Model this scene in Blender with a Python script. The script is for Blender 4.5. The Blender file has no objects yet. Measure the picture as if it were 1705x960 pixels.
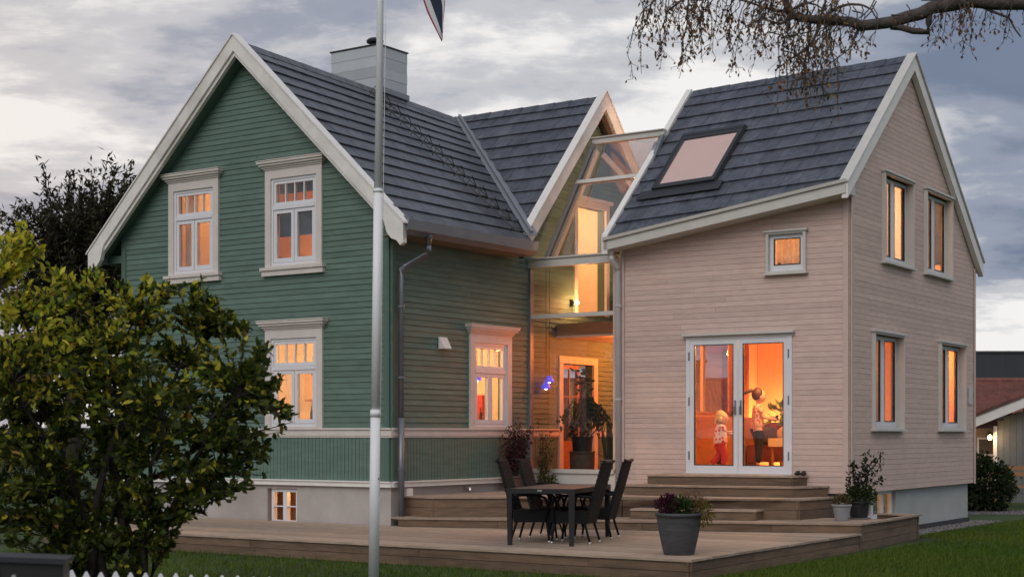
import bpy, bmesh, math, random
import numpy as np
from mathutils import Vector, Matrix, noise
random.seed(7)
rng = np.random.default_rng(11)
R = math.radians
scene = bpy.context.scene
COL = scene.collection

# ------------------------------------------------------------------ camera
H = 1.706
cam = bpy.data.cameras.new('camera')
cam.sensor_width = 36.0
cam.lens = 2560 / 1705 * 36
cam.shift_y = (722 - 480) / 1705
cam.clip_start = 0.1
cam.clip_end = 2000
cam.dof.use_dof = True
cam.dof.focus_distance = 24.0
cam.dof.aperture_fstop = 3.2
camo = bpy.data.objects.new('camera', cam)
camo.location = (0, 0, H)
camo.rotation_euler = (R(90), 0, 0)
COL.objects.link(camo)
scene.camera = camo

# ------------------------------------------------------------------ world
world = bpy.data.worlds.new('World')
scene.world = world
world.use_nodes = True
nt = world.node_tree
nt.nodes.clear()
def N(t, typ, **kw):
    n = t.nodes.new(typ)
    for k, v in kw.items():
        setattr(n, k, v)
    return n
def L(t, a, b):
    t.links.new(a, b)
def mth(t, op, a, b=None, clamp=False):
    n = N(t, 'ShaderNodeMath', operation=op)
    n.use_clamp = clamp
    for i, v in enumerate((a, b)):
        if v is None:
            continue
        if isinstance(v, (int, float)):
            n.inputs[i].default_value = v
        else:
            L(t, v, n.inputs[i])
    return n.outputs[0]
def ramp(t, fac, stops, interp='LINEAR'):
    n = N(t, 'ShaderNodeValToRGB')
    n.color_ramp.interpolation = interp
    e = n.color_ramp.elements
    while len(e) < len(stops):
        e.new(0.5)
    for i, (p, c) in enumerate(stops):
        e[i].position = p
        e[i].color = c if len(c) == 4 else (*c, 1)
    L(t, fac, n.inputs[0])
    return n.outputs[0]
def mixc(t, fac, a, b, blend='MIX'):
    n = N(t, 'ShaderNodeMix', data_type='RGBA', blend_type=blend)
    for sock, v in ((n.inputs[0], fac), (n.inputs[6], a), (n.inputs[7], b)):
        if isinstance(v, (int, float)):
            sock.default_value = v
        elif isinstance(v, tuple):
            sock.default_value = (*v, 1) if len(v) == 3 else v
        else:
            L(t, v, sock)
    return n.outputs[2]
SUN_AZ, SUN_EL = R(-160), R(36)      # azimuth from +Y towards +X, soft light through the cloud behind the viewer
sky = N(nt, 'ShaderNodeTexSky', sky_type='NISHITA', sun_disc=False)
sky.sun_elevation = SUN_EL
sky.sun_rotation = SUN_AZ
sky.dust_density = 2.0
tc = N(nt, 'ShaderNodeTexCoord')
sp = N(nt, 'ShaderNodeSeparateXYZ')
L(nt, tc.outputs['Generated'], sp.inputs[0])
zz = mth(nt, 'ADD', mth(nt, 'MAXIMUM', sp.outputs[2], 0.0), 0.20)
cx = mth(nt, 'DIVIDE', sp.outputs[0], zz)
cy = mth(nt, 'DIVIDE', sp.outputs[1], zz)
cv = N(nt, 'ShaderNodeCombineXYZ')
L(nt, mth(nt, 'ADD', mth(nt, 'MULTIPLY', cx, 0.75), mth(nt, 'MULTIPLY', cy, -0.10)), cv.inputs[0])
L(nt, cy, cv.inputs[1])
cv.inputs[2].default_value = 5.6
def wnoise(scale, detail, rough, dist, off):
    m = N(nt, 'ShaderNodeMapping')
    m.inputs[1].default_value = off
    L(nt, cv.outputs[0], m.inputs[0])
    n = N(nt, 'ShaderNodeTexNoise')
    n.inputs['Scale'].default_value = scale
    n.inputs['Detail'].default_value = detail
    n.inputs['Roughness'].default_value = rough
    n.inputs['Distortion'].default_value = dist
    L(nt, m.outputs[0], n.inputs['Vector'])
    return n.outputs[0]
n1 = wnoise(0.95, 9, 0.56, 0.25, (15.0, 2.55, 9))
n2 = wnoise(4.2, 8, 0.6, 0.2, (0.4, 8.2, 2))
nn = mth(nt, 'ADD', mth(nt, 'MULTIPLY', n1, 0.78), mth(nt, 'MULTIPLY', n2, 0.22))
cloud = ramp(nt, nn, [(0.43, (0.19, 0.235, 0.33)), (0.485, (0.32, 0.36, 0.45)), (0.528, (0.58, 0.59, 0.63)), (0.575, (0.95, 0.935, 0.92))], 'EASE')
cover = ramp(nt, nn, [(0.30, (0.80,) * 3), (0.42, (1, 1, 1))])
nish = mixc(nt, 1.0, sky.outputs[0], (0.09, 0.09, 0.09), 'MULTIPLY')
skyc = mixc(nt, cover, nish, cloud)
# sunset glow low over the horizon on the left
dt = N(nt, 'ShaderNodeVectorMath', operation='DOT_PRODUCT')
L(nt, tc.outputs['Generated'], dt.inputs[0])
gd = Vector((-0.42, 0.90, 0.06)).normalized()
dt.inputs[1].default_value = gd
glow = mth(nt, 'POWER', mth(nt, 'MAXIMUM', dt.outputs[1], 0.0), 26.0)
skyc = mixc(nt, mth(nt, 'MULTIPLY', glow, 0.30), skyc, (1.0, 0.78, 0.66))
bg = N(nt, 'ShaderNodeBackground')
L(nt, skyc, bg.inputs[0])
bg.inputs[1].default_value = 0.95
wo = N(nt, 'ShaderNodeOutputWorld')
L(nt, bg.outputs[0], wo.inputs[0])

sun = bpy.data.lights.new('sun', 'SUN')
sun.energy = 0.95
sun.angle = R(40)
sun.color = (1.0, 0.91, 0.84)
suno = bpy.data.objects.new('sun', sun)
sd = Vector((math.sin(SUN_AZ) * math.cos(SUN_EL), math.cos(SUN_AZ) * math.cos(SUN_EL), math.sin(SUN_EL)))
suno.rotation_euler = (-sd).to_track_quat('-Z', 'Y').to_euler()
suno.location = (0, -10, 30)
COL.objects.link(suno)

vs = scene.view_settings
vs.view_transform = 'Standard'
vs.look = 'None'
vs.exposure = 0.0
vs.gamma = 1.0
vs.use_curve_mapping = False
scene.cycles.max_bounces = 8
scene.cycles.transparent_max_bounces = 24
scene.cycles.caustics_reflective = False
scene.cycles.caustics_refractive = False
scene.cycles.sample_clamp_indirect = 4.0
scene.cycles.use_denoising = True

# ------------------------------------------------------------------ materials
MATS = {}
def mat(name, c, rough=0.6, var=0.12, scale=6.0, bump=0.0, bscale=None, stretch=(1, 1, 1), metal=0.0,
        rand=0.0, spec=0.5, emit=None, c2=None, c2at=(0.5, 0.7), streak=None, trans=0.0):
    if name in MATS:
        return MATS[name]
    m = bpy.data.materials.new(name)
    m.use_nodes = True
    t = m.node_tree
    b = t.nodes['Principled BSDF']
    b.inputs['Roughness'].default_value = rough
    b.inputs['Metallic'].default_value = metal
    b.inputs['Specular IOR Level'].default_value = spec
    co = N(t, 'ShaderNodeTexCoord')
    mp = N(t, 'ShaderNodeMapping')
    mp.inputs[3].default_value = stretch
    L(t, co.outputs['Object'], mp.inputs[0])
    nz = N(t, 'ShaderNodeTexNoise')
    nz.inputs['Scale'].default_value = scale
    nz.inputs['Detail'].default_value = 6
    nz.inputs['Roughness'].default_value = 0.6
    L(t, mp.outputs[0], nz.inputs['Vector'])
    lo = tuple(max(0, q * (1 - var)) for q in c)
    hi = tuple(min(1, q * (1 + var)) for q in c)
    col = ramp(t, nz.outputs[0], [(0.3, lo), (0.7, hi)])
    if c2 is not None:
        n3 = N(t, 'ShaderNodeTexNoise')
        n3.inputs['Scale'].default_value = scale * 0.37
        n3.inputs['Detail'].default_value = 7
        L(t, mp.outputs[0], n3.inputs['Vector'])
        k = ramp(t, n3.outputs[0], [(c2at[0], (0, 0, 0)), (c2at[1], (1, 1, 1))])
        col = mixc(t, k, col, c2)
    if rand > 0:
        oi = N(t, 'ShaderNodeObjectInfo')
        mr = N(t, 'ShaderNodeMapRange')
        mr.inputs[3].default_value = 1 - rand
        mr.inputs[4].default_value = 1 + rand
        L(t, oi.outputs['Random'], mr.inputs[0])
        hs = N(t, 'ShaderNodeHueSaturation')
        L(t, mr.outputs[0], hs.inputs['Value'])
        L(t, col, hs.inputs['Color'])
        col = hs.outputs[0]
    L(t, col, b.inputs['Base Color'])
    if bump > 0:
        nb = N(t, 'ShaderNodeTexNoise')
        nb.inputs['Scale'].default_value = bscale or scale * 3
        nb.inputs['Detail'].default_value = 5
        L(t, mp.outputs[0], nb.inputs['Vector'])
        bp = N(t, 'ShaderNodeBump')
        bp.inputs['Strength'].default_value = bump
        bp.inputs['Distance'].default_value = 0.02
        L(t, nb.outputs[0], bp.inputs['Height'])
        L(t, bp.outputs[0], b.inputs['Normal'])
    if emit:
        b.inputs['Emission Color'].default_value = (*emit[0], 1)
        b.inputs['Emission Strength'].default_value = emit[1]
    if trans > 0:
        tr = N(t, 'ShaderNodeBsdfTranslucent')
        L(t, col, tr.inputs[0])
        mx = N(t, 'ShaderNodeMixShader')
        mx.inputs[0].default_value = trans
        L(t, b.outputs[0], mx.inputs[1])
        L(t, tr.outputs[0], mx.inputs[2])
        L(t, mx.outputs[0], t.nodes['Material Output'].inputs[0])
    MATS[name] = m
    return m
def glass(name, tint=(0.93, 0.95, 0.95), refl=0.06, boost=1.0):
    m = bpy.data.materials.new(name)
    m.use_nodes = True
    t = m.node_tree
    t.nodes.remove(t.nodes['Principled BSDF'])
    tr = N(t, 'ShaderNodeBsdfTransparent')
    tr.inputs[0].default_value = (*tint, 1)
    gl = N(t, 'ShaderNodeBsdfGlossy')
    gl.inputs['Roughness'].default_value = 0.0
    fr = N(t, 'ShaderNodeFresnel')
    geo = N(t, 'ShaderNodeNewGeometry')
    L(t, mth(t, 'SUBTRACT', 1.5, mth(t, 'MULTIPLY', geo.outputs['Backfacing'], 1.5 - 1 / 1.5)), fr.inputs[0])
    f = mth(t, 'ADD', mth(t, 'MULTIPLY', fr.outputs[0], boost), refl, clamp=True)
    mx = N(t, 'ShaderNodeMixShader')
    L(t, f, mx.inputs[0])
    L(t, tr.outputs[0], mx.inputs[1])
    L(t, gl.outputs[0], mx.inputs[2])
    L(t, mx.outputs[0], t.nodes['Material Output'].inputs[0])
    MATS[name] = m
    return m
def leafmat(name, trans=0.35, rough=0.55):
    m = bpy.data.materials.new(name)
    m.use_nodes = True
    t = m.node_tree
    b = t.nodes['Principled BSDF']
    b.inputs['Roughness'].default_value = rough
    b.inputs['Specular IOR Level'].default_value = 0.3
    at = N(t, 'ShaderNodeAttribute')
    at.attribute_name = 'leafcol'
    L(t, at.outputs[0], b.inputs['Base Color'])
    tr = N(t, 'ShaderNodeBsdfTranslucent')
    L(t, at.outputs[0], tr.inputs[0])
    mx = N(t, 'ShaderNodeMixShader')
    mx.inputs[0].default_value = trans
    L(t, b.outputs[0], mx.inputs[1])
    L(t, tr.outputs[0], mx.inputs[2])
    L(t, mx.outputs[0], t.nodes['Material Output'].inputs[0])
    MATS[name] = m
    return m

mGREEN = mat('green_paint', (0.112, 0.182, 0.150), 0.62, 0.14, 3.0, 0.25, 30, (1, 1, 5), rand=0.10, c2=(0.078, 0.135, 0.108), c2at=(0.48, 0.85))
mGREEND = mat('green_trim', (0.085, 0.148, 0.12), 0.6, 0.12, 4, 0.2, 30)
mPINK = mat('pink_boards', (0.63, 0.475, 0.42), 0.68, 0.08, 4.0, 0.3, 30, (1, 1, 4), rand=0.07, c2=(0.55, 0.40, 0.355), c2at=(0.56, 0.8))
mPINKT = mat('pink_trim', (0.58, 0.45, 0.40), 0.65, 0.06, 4)
mWHITE = mat('white_paint', (0.80, 0.78, 0.755), 0.5, 0.06, 5, 0.08, 40)
mCREAM = mat('cream_paint', (0.66, 0.61, 0.575), 0.55, 0.06, 5, 0.08, 40)
mBARGE = mat('weathered_white_paint', (0.79, 0.765, 0.73), 0.55, 0.08, 4, 0.15, 40, (1, 1, 1), c2=(0.55, 0.52, 0.48), c2at=(0.5, 0.75))
mSASH = mat('sash_white', (0.74, 0.74, 0.78), 0.4, 0.03, 5)
mGREYT = mat('pale_grey_trim', (0.58, 0.57, 0.54), 0.5, 0.05, 5)
mFOUND = mat('foundation_render', (0.46, 0.43, 0.415), 0.85, 0.12, 2.2, 0.35, 60, c2=(0.36, 0.325, 0.31), c2at=(0.42, 0.7))
mFOUNDB = mat('pale_render', (0.40, 0.415, 0.415), 0.85, 0.09, 2.2, 0.35, 60)
mDARKF = mat('black_membrane', (0.03, 0.03, 0.035), 0.7, 0.1, 10)
mTILE = mat('slate_tile', (0.070, 0.078, 0.100), 0.40, 0.45, 9.0, 0.35, 40, (1, 1, 0.5), rand=0.17, c2=(0.115, 0.120, 0.140), c2at=(0.52, 0.78))
mROOFD = mat('roof_underlay', (0.02, 0.02, 0.022), 0.9, 0.1, 5)
mMETAL = mat('grey_sheet_metal', (0.22, 0.235, 0.26), 0.4, 0.08, 4, 0.05, 10, metal=0.25)
mPIPEG = mat('grey_steel_pipe', (0.17, 0.185, 0.21), 0.35, 0.1, 5, metal=0.5)
mPIPEW = mat('white_pipe', (0.52, 0.52, 0.53), 0.4, 0.05, 5)
mSOFFIT = mat('soffit_wood', (0.20, 0.155, 0.12), 0.7, 0.12, 6)
mCLAD1 = mat('chimney_sheet', (0.46, 0.49, 0.51), 0.35, 0.05, 3, metal=0.2, rand=0.2)
mBLACKM = mat('black_metal', (0.025, 0.026, 0.03), 0.4, 0.1, 8)
mWOOD = mat('weathered_deck_wood', (0.39, 0.295, 0.225), 0.75, 0.22, 5, 0.3, 40, (1, 6, 6), rand=0.2, c2=(0.29, 0.215, 0.165), c2at=(0.5, 0.75))
mWOODF = mat('brown_fascia_wood', (0.165, 0.108, 0.070), 0.75, 0.22, 4, 0.3, 40, (1, 1, 7), rand=0.16, c2=(0.095, 0.062, 0.040), c2at=(0.5, 0.72))
mRATTAN = mat('black_rattan', (0.010, 0.010, 0.012), 0.65, 0.3, 60, 0.6, 90, spec=0.2)
mTABLE = mat('table_top', (0.10, 0.088, 0.08), 0.4, 0.15, 20)
mBLK = mat('black_powder_coat', (0.012, 0.012, 0.014), 0.45, 0.1, 8)
mSTEEL = mat('steel_feet', (0.6, 0.6, 0.6), 0.3, 0.05, 5, metal=0.7)
mPOLE = mat('flagpole_white', (0.82, 0.83, 0.86), 0.45, 0.04, 2)
mPOT = mat('charcoal_pot', (0.055, 0.056, 0.062), 0.6, 0.3, 5, 0.4, 30, (1, 1, 6), c2=(0.085, 0.085, 0.09), c2at=(0.5, 0.7))
mPOTG = mat('grey_pot', (0.26, 0.27, 0.29), 0.5, 0.08, 5)
mPOTD = mat('brown_pot', (0.09, 0.06, 0.045), 0.8, 0.3, 12, 0.4)
mSOIL = mat('soil', (0.025, 0.018, 0.013), 0.95, 0.3, 20)
mBARK = mat('bark', (0.035, 0.028, 0.022), 0.9, 0.35, 14, 0.6, 30, (1, 1, 0.35))
mBIRCH = mat('birch_bark', (0.075, 0.062, 0.055), 0.85, 0.4, 10, 0.6, 30)
mLEAF = leafmat('leaf', 0.35)
mBUSHL = leafmat('bush_leaf', 0.48, 0.5)
mDRY = leafmat('dry_leaf', 0.3)
mDARKL = leafmat('dark_leaf', 0.2)
mGRASSM = leafmat('grass_blade', 0.25, 0.6)
mGLASS = glass('window_glass', (0.95, 0.95, 0.94), 0.02, 0.9)
mGLASSD = glass('door_glass', (0.92, 0.92, 0.92), 0.01, 0.7)
mGLASSP = glass('coated_glass', (0.90, 0.90, 0.90), 0.03, 1.1)
mGLASSR = glass('roof_glass', (0.92, 0.92, 0.92), 0.14, 1.2)
mPLAST = mat('interior_cream', (0.72, 0.62, 0.48), 0.9, 0.04, 3)
mORANGE = mat('interior_terracotta', (0.72, 0.36, 0.18), 0.9, 0.05, 3)
mCURT = mat('orange_curtain', (0.60, 0.20, 0.07), 0.9, 0.1, 8, trans=0.4)
mCURTP = mat('pale_curtain', (0.85, 0.72, 0.55), 0.9, 0.08, 8, trans=0.5)
mFLOORI = mat('interior_floor', (0.42, 0.25, 0.13), 0.5, 0.15, 6, 0, None, (1, 6, 1))
mBROWNW = mat('cabinet_wood', (0.36, 0.17, 0.07), 0.5, 0.2, 4, 0, None, (1, 1, 6))
mNAVY = mat('navy_blind', (0.012, 0.05, 0.12), 0.9, 0.1, 8)
mGREYB = mat('grey_blind', (0.13, 0.12, 0.14), 0.9, 0.1, 8)
mBULB = mat('warm_bulb', (1, 0.8, 0.5), 0.5, 0, 1, emit=((1, 0.62, 0.25), 14))
mBLUEL = mat('blue_glass_shade', (0.05, 0.06, 0.4), 0.3, 0.05, 3, emit=((0.16, 0.12, 1.0), 0.9))

# ------------------------------------------------------------------ mesh builder
class MB:
    def __init__(s):
        s.v, s.f, s.m = [], [], []
    def add(s, vs, fs, mi=0):
        o = len(s.v)
        s.v += [tuple(p) for p in vs]
        s.f += [tuple(i + o for i in f) for f in fs]
        s.m += [mi] * len(fs)
        return s
    def hexa(s, p, mi=0):   # p[0..3] one face ring, p[4..7] opposite ring
        return s.add(p, [(0, 3, 2, 1), (4, 5, 6, 7), (0, 1, 5, 4), (1, 2, 6, 5), (2, 3, 7, 6), (3, 0, 4, 7)], mi)
    def box(s, x0, x1, y0, y1, z0, z1, mi=0, fn=None):
        p = [(x0, y0, z0), (x1, y0, z0), (x1, y1, z0), (x0, y1, z0), (x0, y0, z1), (x1, y0, z1), (x1, y1, z1), (x0, y1, z1)]
        if fn:
            p = [fn(*q) for q in p]
        return s.hexa(p, mi)
    def prism(s, ring_a, ring_b, mi=0):
        n = len(ring_a)
        f = [tuple(range(n - 1, -1, -1)), tuple(range(n, 2 * n))]
        f += [(i, (i + 1) % n, n + (i + 1) % n, n + i) for i in range(n)]
        return s.add(list(ring_a) + list(ring_b), f, mi)
    def bar(s, a, b, w, h, up=(0, 0, 1), mi=0):    # rectangular bar from a to b
        a, b, up = Vector(a), Vector(b), Vector(up)
        d = (b - a).normalized()
        sx = d.cross(up)
        if sx.length < 1e-4:
            sx = d.cross(Vector((1, 0, 0)))
        sx.normalize()
        uy = sx.cross(d)
        c = [(-w / 2, -h / 2), (w / 2, -h / 2), (w / 2, h / 2), (-w / 2, h / 2)]
        return s.hexa([a + sx * i + uy * j for i, j in c] + [b + sx * i + uy * j for i, j in c], mi)
    def tube(s, pts, rad, n=8, mi=0, cap=True):
        pts = [Vector(p) for p in pts]
        if not hasattr(rad, '__len__'):
            rad = [rad] * len(pts)
        o = len(s.v)
        prev = None
        for i, p in enumerate(pts):
            d = (pts[min(i + 1, len(pts) - 1)] - pts[max(i - 1, 0)]).normalized()
            ref = Vector((0, 0, 1)) if abs(d.z) < 0.95 else Vector((1, 0, 0))
            if prev is not None and prev.cross(d).length > 0.05 and False:
                ref = prev
            sx = d.cross(ref).normalized()
            uy = sx.cross(d)
            for k in range(n):
                a = 2 * math.pi * k / n
                s.v.append(tuple(p + sx * (math.cos(a) * rad[i]) + uy * (math.sin(a) * rad[i])))
        for i in range(len(pts) - 1):
            for k in range(n):
                s.f.append((o + i * n + k, o + i * n + (k + 1) % n, o + (i + 1) * n + (k + 1) % n, o + (i + 1) * n + k))
                s.m.append(mi)
        if cap:
            s.f.append(tuple(o + k for k in range(n - 1, -1, -1)))
            s.f.append(tuple(o + (len(pts) - 1) * n + k for k in range(n)))
            s.m += [mi, mi]
        return s
    def lathe(s, prof, c=(0, 0, 0), n=24, mi=0):    # prof: list of (r, z)
        o = len(s.v)
        for r, z in prof:
            for k in range(n):
                a = 2 * math.pi * k / n
                s.v.append((c[0] + r * math.cos(a), c[1] + r * math.sin(a), c[2] + z))
        for i in range(len(prof) - 1):
            for k in range(n):
                s.f.append((o + i * n + k, o + i * n + (k + 1) % n, o + (i + 1) * n + (k + 1) % n, o + (i + 1) * n + k))
                s.m.append(mi)
        s.f.append(tuple(o + k for k in range(n - 1, -1, -1)))
        s.f.append(tuple(o + (len(prof) - 1) * n + k for k in range(n)))
        s.m += [mi, mi]
        return s
    def ball(s, c, r, n=8, mi=0, sq=(1, 1, 1)):
        o = len(s.v)
        m = max(4, n // 2 + 1)
        for i in range(m + 1):
            th = math.pi * i / m
            for k in range(n):
                a = 2 * math.pi * k / n
                s.v.append((c[0] + sq[0] * r * math.sin(th) * math.cos(a), c[1] + sq[1] * r * math.sin(th) * math.sin(a), c[2] - sq[2] * r * math.cos(th)))
        for i in range(m):
            for k in range(n):
                s.f.append((o + i * n + k, o + i * n + (k + 1) % n, o + (i + 1) * n + (k + 1) % n, o + (i + 1) * n + k))
                s.m.append(mi)
        return s
    def build(s, name, mats, parent=None, smooth=False, kind=None):
        me = bpy.data.meshes.new(name)
        me.from_pydata(s.v, [], s.f)
        if not isinstance(mats, (list, tuple)):
            mats = [mats]
        for q in mats:
            me.materials.append(q)
        if len(mats) > 1:
            me.polygons.foreach_set('material_index', s.m)
        if smooth:
            me.polygons.foreach_set('use_smooth', [True] * len(me.polygons))
        me.update()
        o = bpy.data.objects.new(name, me)
        COL.objects.link(o)
        if parent:
            o.parent = parent
        if kind:
            o['kind'] = kind
        return o
def tag(o, label, cat=None, group=None, kind=None):
    o['label'] = label
    if cat:
        o['category'] = cat
    if group:
        o['group'] = group
    if kind:
        o['kind'] = kind
    return o
def empty(name, loc=(0, 0, 0), rz=0.0, label=None, cat=None, group=None):
    o = bpy.data.objects.new(name, None)
    o.empty_display_size = 0.2
    o.location = loc
    o.rotation_euler = (0, 0, rz)
    COL.objects.link(o)
    if label:
        tag(o, label, cat, group)
    return o
def copy_tree(o, parent=None):
    c = o.copy()
    COL.objects.link(c)
    c.parent = parent
    for ch in list(o.children):
        copy_tree(ch, c)
    return c
def point_light(name, loc, power, color=(1, 0.55, 0.22), size=0.12, parent=None):
    l = bpy.data.lights.new(name, 'POINT')
    l.energy = power
    l.color = color
    l.shadow_soft_size = size
    o = bpy.data.objects.new(name, l)
    o.location = loc
    COL.objects.link(o)
    if parent:
        o.parent = parent
    return o
def meshdata(name, verts, faces_tri, mats, cols=None, parent=None, smooth=False):
    """fast mesh from numpy arrays; cols per vertex -> 'leafcol'"""
    me = bpy.data.meshes.new(name)
    nv, nf = len(verts), len(faces_tri)
    k = faces_tri.shape[1]
    me.vertices.add(nv)
    me.vertices.foreach_set('co', verts.astype(np.float32).ravel())
    me.loops.add(nf * k)
    me.loops.foreach_set('vertex_index', faces_tri.astype(np.int32).ravel())
    me.polygons.add(nf)
    me.polygons.foreach_set('loop_start', np.arange(0, nf * k, k, dtype=np.int32))
    me.polygons.foreach_set('loop_total', np.full(nf, k, dtype=np.int32))
    if cols is not None:
        at = me.color_attributes.new('leafcol', 'FLOAT_COLOR', 'POINT')
        c4 = np.ones((nv, 4), dtype=np.float32)
        c4[:, :3] = cols
        at.data.foreach_set('color', c4.ravel())
    me.update()
    me.validate()
    for q in (mats if isinstance(mats, (list, tuple)) else [mats]):
        me.materials.append(q)
    o = bpy.data.objects.new(name, me)
    COL.objects.link(o)
    if parent:
        o.parent = parent
    return o
def clip(poly, a, b, c):
    """keep a*u+b*v<=c"""
    out = []
    n = len(poly)
    for i in range(n):
        p, q = poly[i], poly[(i + 1) % n]
        dp, dq = a * p[0] + b * p[1] - c, a * q[0] + b * q[1] - c
        if dp <= 1e-9:
            out.append(p)
        if (dp < -1e-9 and dq > 1e-9) or (dp > 1e-9 and dq < -1e-9):
            t = dp / (dp - dq)
            out.append((p[0] + t * (q[0] - p[0]), p[1] + t * (q[1] - p[1])))
    return out
def area(poly):
    return abs(sum(poly[i][0] * poly[(i + 1) % len(poly)][1] - poly[(i + 1) % len(poly)][0] * poly[i][1] for i in range(len(poly)))) / 2

# ------------------------------------------------------------------ walls
def bands(z0, z1, holes, extra=()):
    zs = {z0, z1}
    for h in holes:
        for z in (h[2], h[3]):
            if z0 + 1e-4 < z < z1 - 1e-4:
                zs.add(z)
    for z in extra:
        if z0 + 1e-4 < z < z1 - 1e-4:
            zs.add(z)
    zs = sorted(zs)
    return list(zip(zs[:-1], zs[1:]))
def segs(lohi, za, zb, holes):
    """segments [(lo_a,lo_b,hi_a,hi_b)] of a strip between za and zb, minus holes (h0,h1,z0,z1)"""
    la, ha = lohi(za + 1e-4)
    lb, hb = lohi(zb - 1e-4)
    cut = sorted([(h[0], h[1]) for h in holes if h[2] < zb - 1e-4 and h[3] > za + 1e-4])
    out = []
    cur = (la, lb)
    for c0, c1 in cut:
        if c0 > cur[0] + 0.01:
            out.append((cur[0], cur[1], min(c0, ha), min(c0, hb)))
        cur = (max(c1, cur[0]), max(c1, cur[1]))
    if ha > cur[0] + 0.005:
        out.append((cur[0], cur[1], max(ha, cur[0]), max(hb, cur[1])))
    return out
def boards(parent, W, lohi, holes, z0, z1, pitch, mats, style, name='board'):
    z = z0
    n = 0
    while z < z1 - 0.005:
        zt = min(z + pitch, z1)
        wob = random.uniform(-0.0015, 0.0015)
        for za, zb in bands(z, zt, holes):
            sg = segs(lohi, za, zb, holes)
            for q in list(sg):
                if q[2] - q[0] > 3.4 and q[3] - q[1] > 3.4 and random.random() < 0.6:
                    c = random.uniform(q[1] + 0.8, q[3] - 0.8)
                    sg.remove(q)
                    sg += [(q[0], q[1], c - 0.0015, c - 0.0015), (c + 0.0015, c + 0.0015, q[2], q[3])]
            for s in sg:
                if max(s[2] - s[0], s[3] - s[1]) < 0.02:
                    continue
                if style == 'lap':
                    f = lambda q: 0.027 - 0.015 * (q - z) / pitch + wob
                    zl, da, db = (za - 0.008 if za == z else za), f(za), f(zb)
                else:
                    zl, da, db = (za + 0.0045 if za == z else za), 0.014 + wob, 0.014 + wob
                mb = MB()
                mb.hexa([W(s[0], 0.002, zl), W(s[2], 0.002, zl), W(s[3], 0.002, zb), W(s[1], 0.002, zb),
                         W(s[0], da, zl), W(s[2], da, zl), W(s[3], db, zb), W(s[1], db, zb)])
                mb.build(name, mats, parent)
                n += 1
        z += pitch
    return n
def wall_core(name, parent, W, lohi, holes, z0, z1, th, mo, mi, extra=()):
    mb = MB()
    for za, zb in bands(z0, z1, holes, extra):
        for s in segs(lohi, za, zb, holes):
            p = [W(s[0], 0, za), W(s[2], 0, za), W(s[3], 0, zb), W(s[1], 0, zb),
                 W(s[0], -th, za), W(s[2], -th, za), W(s[3], -th, zb), W(s[1], -th, zb)]
            mb.add(p, [(0, 3, 2, 1)], 0)
            mb.add(p, [(4, 5, 6, 7)], 1)
            mb.add(p, [(0, 1, 5, 4), (1, 2, 6, 5), (2, 3, 7, 6), (3, 0, 4, 7)], 0)
    return mb.build(name, [mo, mi], parent)
def WB(W):      # box in wall coordinates (h, d, z)
    return lambda h, d, z: W(h, d, z)
def wbox(mb, W, h0, h1, d0, d1, z0, z1, mi=0):
    p = [(h0, d0, z0), (h1, d0, z0), (h1, d1, z0), (h0, d1, z0), (h0, d0, z1), (h1, d0, z1), (h1, d1, z1), (h0, d1, z1)]
    return mb.hexa([W(*q) for q in p], mi)
def frame(mb, W, h0, h1, z0, z1, t, d0, d1, tb=None, tt=None):
    tb = t if tb is None else tb
    tt = t if tt is None else tt
    wbox(mb, W, h0, h0 + t, d0, d1, z0, z1)
    wbox(mb, W, h1 - t, h1, d0, d1, z0, z1)
    wbox(mb, W, h0 + t, h1 - t, d0, d1, z0, z0 + tb)
    wbox(mb, W, h0 + t, h1 - t, d0, d1, z1 - tt, z1)
def pane(W, h0, h1, z0, z1, d, parent, m=None):
    mb = MB()
    wbox(mb, W, h0, h1, d - 0.004, d, z0, z1)
    o = mb.build('pane', m or mGLASS, parent)
    return o
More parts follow.
